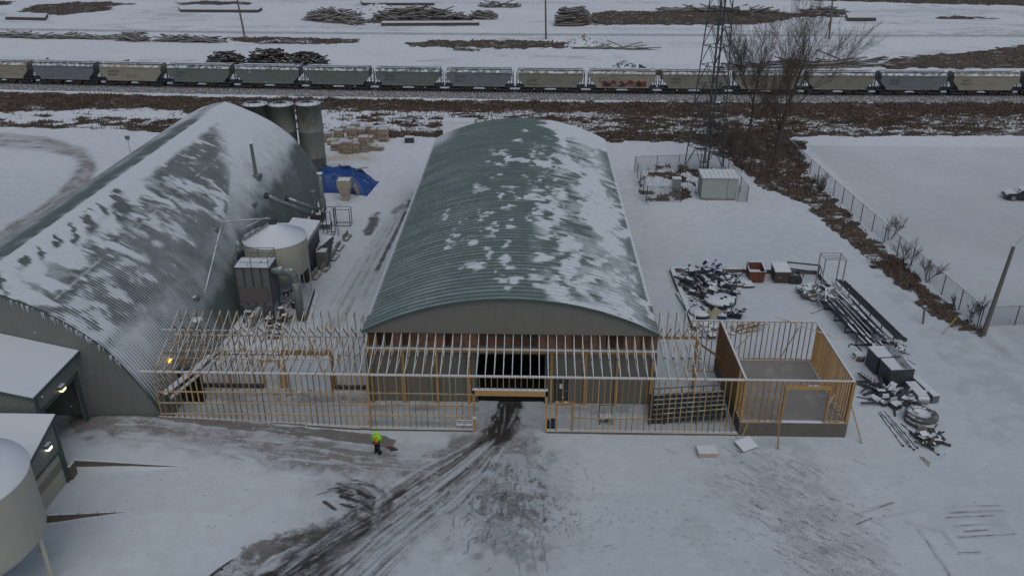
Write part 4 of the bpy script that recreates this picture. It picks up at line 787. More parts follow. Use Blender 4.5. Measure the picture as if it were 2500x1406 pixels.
# ================================================================== SILOS AND PLANT BESIDE THE LEFT HALL
for k, (u0, u1, lb) in enumerate(((592,655,'left of the three grey silos behind the arched hall'),(656,717,'middle grey silo behind the arched hall'),(723,782,'right grey silo behind the arched hall, nearest the pallets'))):
    c = U((u0+u1)/2, 258, 1, 102.2); r = 1.53; c = Vector((c.x, 102.2, 0)); H = 10.0+.12*(k == 2)
    s = thing('silo', lb, 'silo', c, 'grey silos behind the arched hall')
    MB().lathe(c, [(r*1.0,0),(r,H*.33),(r*1.012,H*.333),(r*1.012,H*.337),(r,H*.34),(r,H*.66),(r*1.012,H*.663),(r*1.012,H*.667),(r,H*.67),(r,H-.1),(r*1.03,H-.1),(r*1.03,H),(0,H+.06)], 40).build('shell','silo',s,True)
    m = MB()
    for a in range(14): an = a*2*math.pi/14; m.tube(c+Vector((r*math.cos(an),r*math.sin(an),H)),c+Vector((r*math.cos(an),r*math.sin(an),H+.35)),.02,None,4)
    m.build('guard_rail','steelpl',s); m = MB(); m.beam(c+Vector((-.9,-.3,H+.16)),c+Vector((.6,.1,H+.16)),.12,.12); m.beam(c+Vector((-.2,-.1,H+.16)),c+Vector((-.8,.7,H+.16)),.1,.1); m.box(c+Vector((0,0,H+.2)),(.4,.4,.2)); m.build('manifold','steelpl',s)
# beige process tank on legs
tc = Vector((-22.75,69.,0)); t = thing('process_tank', 'beige cone topped tank with black lettering between the two buildings', 'tank', tc, None)
MB().lathe(tc, [(2.78,6.05),(2.78,3.15),(2.5,2.85),(.7,1.3),(0,1.3)], 56).build('shell','beige',t,True)
MB().lathe(tc, [(2.84,6.0),(2.82,6.1),(.5,7.18),(.4,7.3),(0,7.32)], 56).build('roof','snow',t,True)
for a in range(8): an = a*math.pi/4+.2; m = MB(); m.tube(tc+Vector((2.7*math.cos(an),2.7*math.sin(an),0)),tc+Vector((2.7*math.cos(an),2.7*math.sin(an),3.3)),.07,None,8); m.build('leg','beige',t)
for j, (bd, z, a0) in enumerate((('TAN2',4.6,-1.98),)):
    for i, ch in enumerate(bd): an = a0+i*.135; text('letter', ch, .62, 'ink', t, tc+Vector((2.795*math.cos(an),2.795*math.sin(an),z)), (math.pi/2,0,an+math.pi/2))
m = MB()
for i in range(5): an = -1.95+i*.11; m.box(tc+Vector((2.79*math.cos(an),2.79*math.sin(an),4.35)),(.24,.02,.18),an+math.pi/2); m.box(tc+Vector((2.79*math.cos(an+.2),2.79*math.sin(an+.2),3.62)),(.2,.02,.16),an+.2+math.pi/2)
m.build('lettering','ink',t)
m = MB(); a = tc+Vector((-2.4,-1.2,6.25)); b = tc+Vector((-.35,-.15,7.35))
for s_ in (-.28,.28):
    o = Vector((.25*s_*2*.4,-s_,0)); m.tube(a+o,b+o,.025,None,5); m.tube(a+o+Vector((0,0,.5)),b+o+Vector((0,0,.4)),.025,None,5)
    for i in range(5): p = Lp(a+o,b+o,i/4.); m.tube(p,p+Vector((0,0,.5)),.02,None,4)
for i in range(12): p = Lp(a,b,i/11.); m.tube(p+Vector((.1,-.28,0)),p+Vector((-.1,.28,0)),.02,None,4)
m.build('roof_ladder','steelpl',t)
MB().lathe(tc+Vector((0,0,7.3)),[(.35,0),(.35,.25),(.15,.3),(0,.3)],12).build('inlet','steelpl',t)
fp = thing('fill_pipe', 'thin grey pipe arching from the hall side to the beige tank top', 'pipe', (-26.2,63.5,0))
top = tc+Vector((0,0,7.7)); kn = U(540,545,1,67.5); P0 = U(487,770,1,60.5)
m = MB(); m.path([top, top+Vector((-.4,0,.1)), kn+Vector((.35,0,.12)), kn+Vector((.1,-.1,0)), kn+Vector((0,-.3,-.35)), P0, Vector((P0.x-.1,P0.y,max(.6,P0.z-2.5)))], .07, 8); m.build('pipe','galv',fp); MB().box(top+Vector((.1,0,-.05)),(.5,.4,.35)).build('head','steelpl',fp)
q = U(590,560,1,68.); m = MB(); m.path([top+Vector((-.9,0,.02)), q+Vector((.5,0,.25)), q+Vector((.1,0,0)), q+Vector((0,0,-.6)), q+Vector((.1,-.3,-3.6))], .06, 8); m.build('branch_pipe','galv',fp)
# dust collector
by0 = 63.6; a = U(572,655,1,by0); b = U(655,652,1,by0); c_ = U(580,745,1,by0); zt, zb2 = a.z, c_.z; bx0, bx1 = a.x, b.x
d = thing('dust_collector', 'grey ribbed dust collector box with railed top beside the arched hall', 'dust collector', ((bx0+bx1)/2,by0+1,0))
MB().box2((bx0,by0,zb2),(bx1,by0+2.1,zt)).build('housing','steel',d); MB().box2((bx0-.05,by0-.05,zt),(bx1+.05,by0+2.15,zt+.1)).build('top_plate','steeldk',d)
for k in range(5): x = bx0+(bx1-bx0)*k/4.; MB().box2((x-.05,by0-.06,zb2),(x+.05,by0-.002,zt-.02)).build('rib','steelpl',d)
for k in range(4): y = by0+.1+k*.62; MB().box2((bx1+.002,y,zb2),(bx1+.06,y+.08,zt-.02)).build('rib','steelpl',d)
MB().box2((bx0+.1,by0-.09,zb2+.35),(bx1-.3,by0-.062,zb2+1.75)).build('hatch_cover',mk('faded_brown_panel',(.115,.10,.095),.6,.15,1),d)
m = MB()
for z in (.55,1.0):
    m.path([(bx0,by0,zt+z),(bx0,by0+2.1,zt+z),(bx1,by0+2.1,zt+z),(bx1,by0,zt+z),(bx0+.5,by0,zt+z)],.025,5)
for x in (bx0,(bx0+bx1)/2,bx1):
    for y in (by0,by0+2.1): m.tube((x,y,zt),(x,y,zt+1.0),.03,None,5)
m.build('railing','steelpl',d)
for k in range(3): MB().box2((bx0+.15+k*.95,by0+.25,zt+.102),(bx0+.95+k*.95,by0+1.9,zt+.17)).build('lid','roofw',d)
m = MB()
for x in (bx0+.1,bx1-.1):
    for y in (by0+.1,by0+2): m.tube((x,y,0),(x,y,zb2),.08,None,6)
m.build('leg','steelpl',d); MB().prism([(bx0,by0,zb2),(bx1,by0,zb2),((bx0+bx1)/2+.4,by0+.6,zb2-1.3),((bx0+bx1)/2-.4,by0+.6,zb2-1.3)],(0,1.2,0)).build('hopper','steel',d)
m = MB(); m.tube((bx0+.6,by0-.6,zb2-2.2 if zb2 > 2.3 else .2),(bx0+1.7,by0+.4,zb2-.2),.32,None,12); m.build('chute','galv',d)
e = U(655,655,1,by0+.8); e2 = U(700,655,1,by0+.8); dz_ = U(718,690,1,by0+.8); e3 = Vector((dz_.x+.2,by0+.8,.2))
m = MB(); pp = [Vector((bx1,by0+.8,e.z-.25)), Vector((e2.x-.3,by0+.8,e.z-.22))]+[Vector((e2.x-.3+.95*math.sin(t),by0+.8,e.z-1.17+.95*math.cos(t))) for t in (.4,.8,1.2,1.57)]+[Vector((e2.x+.7,by0+.8,.4))]; m.path(pp,.36,14); m.build('exhaust_duct','duct',d,True)
# lean-to plant shed with white roof behind the tank
s = thing('plant_shed', 'small plant shed with white sheet roof behind the beige tank', 'shed', (-22.,75,0))
MB().prism([(-23.6,72.0,4.35),(-20.9,72.0,4.05),(-20.9,72.0,4.2),(-23.6,72.0,4.5)],(0,3.0,0)).build('roof_sheet','snow',s); MB().prism([(-23.6,75.02,4.35),(-20.9,75.02,4.05),(-20.9,75.02,4.2),(-23.6,75.02,4.5)],(0,2.8,0)).build('roof_sheet','snow',s)
MB().box2((-20.92,71.98,3.75),(-20.86,77.85,4.18)).build('fascia','galv',s); MB().box2((-23.5,72.1,0),(-21.1,77.7,4.0)).build('wall','steeldk',s); MB().box2((-26,76.4,3.6),(-23.7,77.2,4.15)).build('side_box','steeldk',s)
s = thing('machine_skid', 'dark grey open topped bin beside the plant shed', 'bin', (-20.6,77.3,0))
MB().prism([(-21.0,75.4,.15),(-19.9,75.4,.15),(-19.9,78.6,2.3),(-19.9,78.9,2.3),(-21.0,78.9,2.3),(-21.0,75.4,2.0)],(.06,0,0)).build('side','steeldk',s)
MB().box2((-21.0,75.2,.1),(-20.0,76.2,1.9)).build('cabinet','steel',s); MB().box2((-20.85,76.3,.1),(-20.1,78.8,.6)).build('base','steeldk',s)
for z in (1.4,1.8,2.25): MB().beam((-21,78.8,z),(-19.9,78.8,z),.06,.06).build('rail','steelpl',s)
# bucket elevator, slanted augers and pump stand near the rear of the hall
ev = thing('bucket_elevator', 'tall grey-green pipe elevator standing behind the plant shed', 'elevator', (-22.8,86.3,0))
b0 = Vector((-22.75,86.5,0)); m = MB(); m.tube(b0+Vector((0,0,1.0)),b0+Vector((0,0,6.2)),.26,None,14); m.build('leg_pipe','duct',ev,True); MB().lathe(b0+Vector((0,0,1.6)),[(.0,0),(.2,.1),(.38,.5),(.38,1.7),(.28,1.9)],14).build('hopper','duct',ev,True)
MB().lathe(b0+Vector((0,0,6.2)),[(.34,0),(.34,.12),(0,.2)],14).build('cap','snow',ev); MB().box(b0+Vector((-.8,-.1,1.2)),(1.2,1.0,1.0)).build('motor_box','brown',ev); MB().box(b0+Vector((-.5,-.3,.65)),(2.6,1.4,.15)).build('platform','brown',ev)
m = MB()
for x in (-1.6,.7):
    for y in (-.9,.3): m.tube(b0+Vector((x,y,0)),b0+Vector((x,y,.65)),.06,None,5)
m.build('leg','steelpl',ev); m = MB(); m.tube(b0+Vector((-.9,.2,1.5)),b0+Vector((-.95,.2,4.2)),.3,None,12); m.tube(b0+Vector((-.95,.2,4.2)),b0+Vector((-1.0,.4,7.0)),.08,None,8); m.build('riser','duct',ev)
for k, (p, q_, r, lb) in enumerate(((U(650,478,1,80),U(765,527,1,82.5),.24,'long thick grey-green auger tube leaning on the hall side'),(U(700,485,1,84),U(775,512,1,85),.22,'short auger tube above the long one on the hall side'),(U(560,580,1,73),U(595,625,1,70),.45,'dark bent duct running down behind the beige tank'))):
    t = thing('auger_tube', lb, 'auger', ((p.x+q_.x)/2,(p.y+q_.y)/2,0)); m = MB(); m.tube(p,q_,r,None,12); m.build('tube','duct',t,True); m = MB(); dv = (q_-p).normalized(); m.tube(p-dv*.15,p+dv*.1,r*1.4,None,12); m.tube(q_-dv*.1,q_+dv*.15,r*1.4,None,12); m.build('flange','steelpl',t)
    m = MB(); mm = Lp(p,q_,.75); m.tube(mm,(mm.x,mm.y,0),.05,None,6); m.build('strut','steelpl',t)
def pipe_stand(name, lb, c, sx, sy, h, cat='stand', mat='steeldk', r=.045, group=None):
    t = thing(name, lb, cat, c, group); c = Vector(c)
    for x in (-sx/2,sx/2):
        for y in (-sy/2,sy/2): m = MB(); m.tube(c+Vector((x,y,0)),c+Vector((x,y,h)),r,None,6); m.build('leg',mat,t)
    for z in (h,.12):
        m = MB(); m.path([c+Vector((-sx/2,-sy/2,z)),c+Vector((sx/2,-sy/2,z)),c+Vector((sx/2,sy/2,z)),c+Vector((-sx/2,sy/2,z)),c+Vector((-sx/2,-sy/2,z))],r,6); m.build('rail',mat,t)
    return t
pipe_stand('pipe_stand','blue-grey tube guard frame standing right of the elevator',(-20.85,87.3,0),1.75,1.0,2.0)
pipe_stand('pipe_stand','dark tall tube platform by the plant bin, ladder on its right',(-21.7,84.2,0),.9,1.6,3.0)
lt = thing('step_ladder','thin ladder against the dark tube platform','ladder',(-20.9,84.4,0)); m = MB()
for s_ in (-.22,.22): m.tube((-20.7,84.2+s_,0),(-21.0,84.2+s_,3.0),.025,None,5)
m.build('stile','steelpl',lt); m = MB()
for i in range(10): m.tube((-20.7-.03*i,83.98,.25+i*.28),(-20.7-.03*i,84.42,.25+i*.28),.018,None,4)
m.build('rungs','steelpl',lt)
bl = [((-20.55,73.4),1.5,'nearest'),((-20.05,75.2),1.5,'second'),((-19.75,77.9),1.4,'third'),((-19.75,80.4),1.5,'fourth'),((-19.55,83.2),1.6,'farthest')]
for (x, y), L, w_ in bl:
    t = thing('bench_barrier', w_+' of the five L-shaped concrete barriers lining the yard lane', 'barrier', (x,y,0), 'concrete barriers along the yard lane'); m = MB(); m.box((x,y,.12),(.42,L,.24),-.12); m.build('foot','conc',t); m = MB(); m.box((x-.22,y,.5),(.12,L,.55),-.12); m.build('upstand','conc',t)
kb = thing('kerb_plate','dark leaning steel plate beside the tank legs','plate',(-20.6,65.7,0)); p0, p1 = G(745,790), G(768,715); m = MB(); m.beam((p0.x,p0.y,.3),(p1.x,p1.y,.3),.08,.6); m.build('plate','steeldk',kb); m = MB(); m.beam((p0.x+.25,p0.y,.05),(p1.x+.25,p1.y,.05),.35,.08); m.build('foot','steeldk',kb)
gt = thing('gas_cylinder','teal gas cylinder standing by a beige tank leg','cylinder',(-20.3,66.2,0)); MB().lathe((-20.3,66.2,0),[(0,.05),(.2,.05),(.22,.2),(.22,1.5),(.12,1.75),(.05,1.85),(0,1.85)],14).build('body',mk('teal_paint',(.03,.10,.11),.5,.2,2),gt,True); MB().lathe((-20.3,66.2,1.85),[(.06,0),(.06,.12),(0,.12)],8).build('valve','galv',gt)
# scattered process clutter under the tank and collector
cl = thing('pipework_clutter','rusty valves and pipework on the ground under the beige tank','pipework',(-22.5,66,0)); m = MB(); rn = random.Random(8)
for k in range(46):
    p = Vector((rn.uniform(-24.5,-20.8),rn.uniform(60,68),rn.uniform(.1,1.3))); m.tube(p,p+Vector((rn.uniform(-.6,.6),rn.uniform(-.6,.6),rn.uniform(-.4,.7))),rn.uniform(.04,.14),None,7)
    if k % 3 == 0: m.box(p,(rn.uniform(.2,.7),rn.uniform(.2,.6),rn.uniform(.15,.6)),rn.random())
m.build('fittings','brown',cl)['kind'] = 'stuff'; MB().box2((-25.4,58.5,.02),(-20.8,67.5,.10)).build('pad','concdark',cl)
dsh = thing('satellite_dish','small snow filled dish on the hall side above the trusses','dish',U(482,783,1,56)); P = U(482,783,1,56); MB().lathe(P,[(0,-.1),(.35,0),(.42,.12),(.40,.13),(0,.06)],18).build('bowl','roofw',dsh,True); m = MB(); m.tube(P,(P.x-.3,P.y,P.z-.6),.04,None,6); m.build('arm','steelpl',dsh)

# ---- tarp covered heap, white hopper, pallets
def tarp():
    t = thing('tarped_heap','bright blue tarpaulin draped over a long heap, pallets laid on it','tarp',(-22.2,101.5,0)); n = 60; mm = 40; vs = []; rn = np.random.RandomState(2)
    a = np.linspace(0, 1, n); b = np.linspace(0, 1, mm); Aa, Bb = np.meshgrid(a, b); X = -26.6+7.0*Aa+.6*(Bb-.5)*Aa; Y = 97.8-1.0*Aa**3*(1-Bb)+Bb*(5.6-1.0*Aa)
    prof = np.minimum(1, np.minimum(Bb*5, (1-Bb)*6))*np.minimum(1, np.minimum(Aa*9+.3, (1-Aa)*3.2)); prof = prof**.7
    Z = prof*(2.3-.4*Aa)+(fbm(X*1.3, Y*1.3, 4, 3)-.5)*.7*(.2+prof*.8)+.10*np.sin(X*2.1+Y*1.3)*prof-.05; Z = np.maximum(Z, .02+.15*fbm(X*2, Y*2, 2, 1)*(prof > .02))
    idx = np.arange(n*mm).reshape(mm, n); q = np.stack([idx[:-1,:-1], idx[:-1,1:], idx[1:,1:], idx[1:,:-1]], -1).reshape(-1,4)
    mb_ = MB(); mb_.add(np.stack([X.ravel(), Y.ravel(), Z.ravel()], -1).tolist(), q.tolist()); mb_.build('cover','tarp',t,True)
tarp()
def pallet_mesh():
    m = MB()
    for k in range(7): m.box((-.5+k/6.,0,.13),(.10,1.2,.02))
    for y in (-.55,0,.55): m.box((0,y,.07),(1.1,.09,.09))
    for k in range(3): m.box((-.5+k*.5,0,.012),(.1,1.2,.02))
    return m
PM = pallet_mesh().mesh('pallet','pallet')
def lone_pallet(lb, pos, rot):
    o = bpy.data.objects.new('pallet', PM); COL.objects.link(o); o.location = pos; o.rotation_euler = rot; tag(o, lb, 'pallet', 'pallets weighing down the blue tarp')
lone_pallet('snowy pallet lying at the top left of the blue tarp',(-23.3,101.6,2.5),(.1,0,.2)); lone_pallet('snowy pallet lying at the top right of the blue tarp',(-21.2,101.2,2.1),(-.2,.15,1.3)); lone_pallet('pallet leaning upright on the front of the blue tarp',(-21.3,97.2,.75),(1.1,0,1.57))
h = thing('fibre_hopper','tall beige hopper bin standing in front of the blue tarp','hopper',(-22.2,95.4,0)); hc = (-22.2,95.4)
m = MB(); m.add([(hc[0]+x*.85,hc[1]+y*.75,2.7) for x, y in ((-1,-1),(1,-1),(1,1),(-1,1))]+[(hc[0]+x*.8,hc[1]+y*.7,1.9) for x, y in ((-1,-1),(1,-1),(1,1),(-1,1))]+[(hc[0]+x*.5,hc[1]+y*.45,.75) for x, y in ((-1,-1),(1,-1),(1,1),(-1,1))],[(0,1,5,4),(1,2,6,5),(2,3,7,6),(3,0,4,7),(4,5,9,8),(5,6,10,9),(6,7,11,10),(7,4,8,11),(8,9,10,11)])
hm = mk('stained_beige',(.36,.33,.25),.8,.3,1.5,snow=.2,dirt=(.22,.17,.10),dirtamt=.5); m.build('bin',hm,h); MB().box((hc[0],hc[1],.38),(.85,.8,.75)).build('base',hm,h); MB().box((hc[0],hc[1],2.6),(1.5,1.3,.1)).build('contents','brown',h)
stk = [(812,352,3),(828,338,5),(850,322,4),(868,322,5),(860,340,7),(882,335,5),(902,330,6),(918,338,6),(933,338,7),(822,366,4),(842,372,6),(850,374,7),(868,372,6),(890,370,9),(875,352,3),(908,366,3),(925,366,2),(838,352,3),(800,345,5),(938,345,8),(900,350,4)]
rowlab = ['back','middle','front']
order = sorted(range(len(stk)), key=lambda i: stk[i][0]); ordn = ['first','second','third','fourth','fifth','sixth','seventh','eighth','ninth','tenth','eleventh','twelfth','thirteenth','fourteenth','fifteenth','sixteenth','seventeenth','eighteenth','nineteenth','twentieth','twenty-first']
for rk, i in enumerate(order):
    u, v, n = stk[i]; n = int(n*1.6)+1; p = G(u, v); t = thing('pallet_stack', 'snow capped stack of %d pallets, %s from the left in the pallet yard' % (n, ordn[rk]), 'pallets', p, 'stacked pallets behind the silos'); rn.seed(i)
    for k in range(n): inst('pallet', PM, t, (p.x+rn.uniform(-.05,.05), p.y+rn.uniform(-.05,.05), k*.15), (0,0,rn.choice((0,1.57))+rn.uniform(-.06,.06)), (1.25,1.1,1.))
bxx = thing('white_container','white topped container behind the arched building','container',G(1105,335)); p = G(1108,338); MB().box2((p.x-1.6,p.y,0),(p.x+3,p.y+2.4,2.4)).build('body','roofw',bxx); MB().box2((p.x-1.65,p.y-.05,2.4),(p.x+3.05,p.y+2.45,2.5)).build('roof','snow',bxx)
cr = thing('dark_crate','small dark crate beyond the pallets, left of the arched building','crate',G(1000,348)); p = G(1000,348); MB().box((p.x,p.y,.4),(1.3,.9,.8)).build('body','steelpl',cr); MB().box((p.x,p.y,.84),(1.36,.96,.07)).build('lid','snow',cr)
sg2 = thing('road_sign','small square sign on a post at the loop road','sign',G(318,370)); p = G(318,372); m = MB(); m.tube(p,p+Vector((0,0,2.3)),.04,None,6); m.build('post','galv',sg2); MB().box(p+Vector((0,-.05,2.1)),(.7,.03,.6)).build('panel','steel',sg2)
# ================================================================== RAILWAY
def ty(x): return 152.35+.000261*x*x-.0205*x-.0
def tslope(x): return math.atan(.000522*x-.0205)
RZ0 = .62
xs = np.arange(-230, 231, 2.)
m = MB()
for a, b in zip(xs[:-1], xs[1:]):
    ya, yb_ = ty(a), ty(b); P = [(-5.6,-.04),(-1.7,.44),(1.7,.44),(4.2,-.02)]
    vs = [(a, ya+o, z) for o, z in P]+[(b, yb_+o, z) for o, z in P]; m.add(vs, [(i, i+4, i+5, i+1) for i in range(3)])
o = m.build('ballast', 'ballast'); o['kind'] = 'structure'; o['label'] = 'grey ballast bed of the railway with thin snow'
for s_ in (-.75, .75):
    m = MB()
    for a, b in zip(xs[:-1], xs[1:]): m.beam((a,ty(a)+s_,.54),(b,ty(b)+s_,.54),.09,.16)
    tag(m.build('rail', 'rail'), ('near' if s_ < 0 else 'far')+' steel rail under the grain hopper train', 'rail')
m = MB()
for x in np.arange(-150, 150, .62): m.box((x, ty(x), .45), (.24, 2.5, .10), tslope(x))
tag(m.build('railway_ties', 'rtie'), 'wooden ties under the rails', 'ties', kind='stuff')
# ---- covered hopper cars
def hopper_car():
    c = thing('hopper_car', '', 'rail car', (0,0,0), 'covered hopper cars of the train'); w_ = 1.52
    side = [(-5.78,4.02),(-5.78,3.05),(-5.25,2.45),(-4.75,2.0),(-4.62,1.55),(4.62,1.55),(4.75,2.0),(5.25,2.45),(5.78,3.05),(5.78,4.02)]
    m = MB(); rows = [(1.0,1.38),(.93,1.50)]
    m.prism([(x,-w_,z) for x, z in side],(0,2*w_,0)); body = m.build('body', mk('hopper_base',(.2,.2,.2)), c)
    m = MB(); m.prism([(-5.78,-w_,4.022),(-5.78,w_,4.022),(-5.78,1.05,4.42),(-5.78,.5,4.55),(-5.78,-.5,4.55),(-5.78,-1.05,4.42)],(11.56,0,0)); m.build('roof', None, c)
    m = MB()
    for y in (-w_-.03, w_+.03): m.box((0,y,3.98),(11.5,.07,.14)); m.box((0,y,1.66),(9.2,.07,.16))
    m.build('side_sill', None, c)
    m = MB(); m.box((0,0,4.63),(9.6,.62,.14)); m.build('hatch', 'steel', c)
    for y in (-.95,.95): m = MB(); m.box((0,y,4.57),(11.9,.42,.05)); m.build('running_board', 'steeldk', c)
    for x in (-1.95,1.95): m = MB(); m.prism([(x-1.35,-1.25,1.55),(x+1.35,-1.25,1.55),(x+.42,-1.0,.72),(x-.42,-1.0,.72)],(0,2.3,0)); m.build('outlet', 'brown', c)
    m = MB(); m.box((0,0,1.30),(12.0,.6,.30)); m.build('centre_sill', 'steelpl', c)
    for e_ in (-1,1):
        m = MB(); m.box((e_*5.45,0,1.50),(1.6,2.9,.14)); m.build('end_platform', 'steelpl', c)
        m = MB()
        for y in (-1.35,1.35):
            m.box((e_*6.05,y,2.75),(.09,.09,2.6)); m.box((e_*5.55,y,2.3),(.09,.09,1.5))
        for k in range(9): m.box((e_*6.05,0,1.7+k*.27),(.06,2.7,.05)) if k in (0,2,3,5,6,8) else m.box((e_*5.8,-1.35,1.7+k*.27),(.5,.05,.05))
        m.build('end_ladder', 'steelpl', c)
        tr = MB().box2((e_*4.25-1.15,-1.08,.78),(e_*4.25+1.15,-.92,1.18)); tr.box2((e_*4.25-1.15,.92,.78),(e_*4.25+1.15,1.08,1.18)); tr.box((e_*4.25,0,1.05),(.4,2.1,.25)); tk_ = tr.build('truck', 'steelpl', c)
        for dx in (-.85,.85):
            m = MB(); m.tube((e_*4.25+dx,-.86,.98-.0),(e_*4.25+dx,-.72,.98),.42,None,14); m.tube((e_*4.25+dx,.72,.98),(e_*4.25+dx,.86,.98),.42,None,14); m.tube((e_*4.25+dx,-.72,.98),(e_*4.25+dx,.72,.98),.08,None,6); m.build('wheelset', 'steelpl', tk_)
    m = MB(); m.box((-6.25,0,1.28),(.4,.25,.25)); m.box((6.25,0,1.28),(.4,.25,.25)); m.build('coupler', 'steelpl', c)
    return c
HC = {'tan':(.275,.26,.205),'grey-green':(.135,.165,.155),'blue-grey':(.155,.18,.195),'pale tan':(.33,.30,.235),'grey':(.20,.205,.195),'olive':(.21,.21,.175)}
HM = {k: mk('hopper_'+k.replace('-','_').replace(' ','_'), v, .6, .18, 1.0, snow=.33, dirt=(.12,.10,.08), dirtamt=.35, stretch=(.5,1,2)) for k, v in HC.items()}
seq = ['tan','blue-grey','tan','grey-green','grey-green','grey-green','grey-green','blue-grey','olive','tan','olive','olive','olive','blue-grey','tan','olive']
proto = hopper_car(); nth = ['first','second','third','fourth','fifth','sixth','seventh','eighth','ninth','tenth','eleventh','twelfth','thirteenth','fourteenth','fifteenth','sixteenth']
car = None
marks = {2:('MWCX','464246'),7:('NDYX','810514'),8:('NAHX','481208'),9:('NFKX','468874'),10:('NFKX','470851'),13:('NAHX','480172'),14:('NFKX','468207'),3:('GACX','4186'),6:('NAHX','487134')}
for i, colr in enumerate(seq):
    x = -28.65+12.8*(i-6+.5)+.15; c = proto if i == 0 else None
    loc = Vector((x, ty(x), RZ0-.56)); 
    lab = '%s covered hopper car, %s from the left end of the train' % (colr, nth[i]) if i != 9 else 'tan covered hopper car with red and grey graffiti on its side'
    c = dup(proto, loc, tslope(x), lab) if i else proto
    if not i: proto.location = loc; proto.rotation_euler = (0,0,tslope(x)); proto['label'] = lab; ORG[proto.name] = loc
    for ch in c.children:
        if ch.name.split('.')[0] in ('body','roof','side_sill'):
            if not ch.data.materials: ch.data.materials.append(None)
            ch.material_slots[0].link = 'OBJECT'; ch.material_slots[0].material = HM[colr]
    if i in marks:
        for j, s in enumerate(marks[i]):
            o = text('reporting_mark', s, .62, 'ink', c, ORG[c.name]+Vector((-4.25,-1.528,3.05-j*.62+(-.55 if i == 8 else 0))), (math.pi/2,0,0), 1.0)
    if i == 9:
        gm = MB(); rn = random.Random(4); xs_ = np.linspace(-3.6,4.2,26); top = [2.55+.35*rn.random()+.2*math.sin(k*1.3) for k in range(26)]
        for k in range(25): gm.add([(xs_[k],-1.527,1.62),(xs_[k+1],-1.527,1.62),(xs_[k+1],-1.527,top[k+1]),(xs_[k],-1.527,top[k])],[(0,1,2,3)])
        o = bpy.data.objects.new('graffiti', gm.mesh('graffiti', mk('graffiti_red',(.16,.045,.04),.6,.3,2))); COL.objects.link(o); o.parent = c
        for k in range(7):
            lm = MB(); w0 = -3.1+k*.95
            for q in range(4): lm.box((w0+rn.uniform(0,.7),-1.536,2.0+rn.uniform(-.2,.35)),(rn.uniform(.2,.55),.01,rn.uniform(.2,.6)),R=Matrix.Rotation(rn.uniform(-.6,.6),3,'Y'))
            o = bpy.data.objects.new('graffiti_letter', lm.mesh('graffiti_letter', mk('graffiti_grey_%d' % k, (.20,.21,.22) if k % 3 else (.05,.05,.055),.6,.2,2))); COL.objects.link(o); o.parent = c
# ================================================================== FAR FIELD: poles, tie piles
def pole(lb, base, topv, r=.16, arm=False):
    t = thing('utility_pole', lb, 'utility pole', base); m = MB(); m.tube(base, topv, r*1.15, r*.75, 10); m.build('shaft', 'polew', t); d = (Vector(topv)-Vector(base)).normalized(); m = MB(); m.tube(Vector(topv)-d*.02, Vector(topv)+d*.06, r*.8, r*.6, 10); m.build('pole_cap', 'steel', t); return t
for lb, b, tp in (('leaning wooden utility pole beside the far road, left of the three',(597,88),(571,-40)),('tall wooden utility pole beside the far road, middle of the three',(1333,96),(1331,-60)),('wooden utility pole with a stay beside the far road, right of the three',(2024,96),(2035,-25))):
    p = G(*b); q = U(*tp, 1, p.y); t = pole(lb, p, q, .22)
    if 'stay' in lb: m = MB(); m.tube(Lp(p,q,.45), p+Vector((-.9,0,0)), .12, .14, 8); m.build('stay', 'polew', t)
p = G(2400,818); q = U(2475,602,1,p.y); t = pole('grey wooden utility pole at the fence corner, right edge', p, q, .19); m = MB(); m.tube(q, q+Vector((5,6,-.4)), .018, None, 4); m.build('guy_wire','steelpl',t)
def pile(lb, px0, px1, h, n, dep, mat='rtie', L=(2.2,3.0), sec=.26, jitter=.5, name='tie_pile', seed=0, cat='timber pile', yj=None):
    a = G(*px0); b = G(*px1); rn = random.Random(seed); c = (a+b)/2; t = thing(name, lb, cat, c); m = MB(); ln = (b-a).length
    for k in range(n):
        s = rn.random(); hh = rn.random()**1.1*h*(1-abs(2*s-1)**3*.7); p = a.lerp(b, s)+Vector((0, rn.uniform(-dep,dep)*(1-.6*hh/h), hh+sec/2)); an = rn.gauss(0, jitter); l = rn.uniform(*L); tl = rn.gauss(0,.16)
        m.beam(p-Vector((math.cos(an),math.sin(an),tl))*l/2, p+Vector((math.cos(an),math.sin(an),tl))*l/2, sec, sec*.8)
    m.build('timbers', mat, t)['kind'] = 'stuff'; return t
pile('large jumbled heap of old railway ties, left one beyond the far road',(760,48),(880,58),3.0,190,4.,'log',(2.5,6.),.36,.35,seed=1)
pile('long heap of snowy poles and ties behind the grass, right of the big heap',(930,44),(1120,46),2.6,190,3.,'log',(3.,7.),.36,.3,seed=2)
pile('neat short stack of square timbers at the right end of the long heap',(1160,47),(1200,48),2.0,50,1.2,'log',(4.,5.),.4,.03,seed=3)
pile('small brush and timber heap far behind, upper centre',(1175,18),(1262,18),1.5,45,2.,'log',(2.,5.),.3,.6,seed=4)
pile('tall cross-stacked pile of railway ties left of the grass strip',(1378,62),(1415,60),4.2,150,3.2,'rtie',(5.,6.5),.4,.12,seed=5)
pile('loose timbers beside the tall cross-stacked pile',(1425,58),(1445,56),1.5,40,3.,'log',(2.,4.5),.35,.6,seed=6)
pile('jumbled dark tie pile behind the train, left of three',(520,156),(585,156),2.3,110,1.6,'tiedark',(2.2,3.2),.28,.5,seed=7)
pile('jumbled dark tie pile behind the train, middle of three',(615,158),(710,158),3.0,170,1.8,'tiedark',(2.2,3.2),.28,.5,seed=8)
pile('jumbled dark tie pile behind the train, right of three',(715,158),(790,160),2.6,110,1.6,'tiedark',(2.2,3.2),.28,.6,seed=9)
pile('flat stack of snowy planks beside the far road, left',(300,98),(345,102),2.0,40,1.6,'log',(3.5,5.5),.3,.06,seed=10)
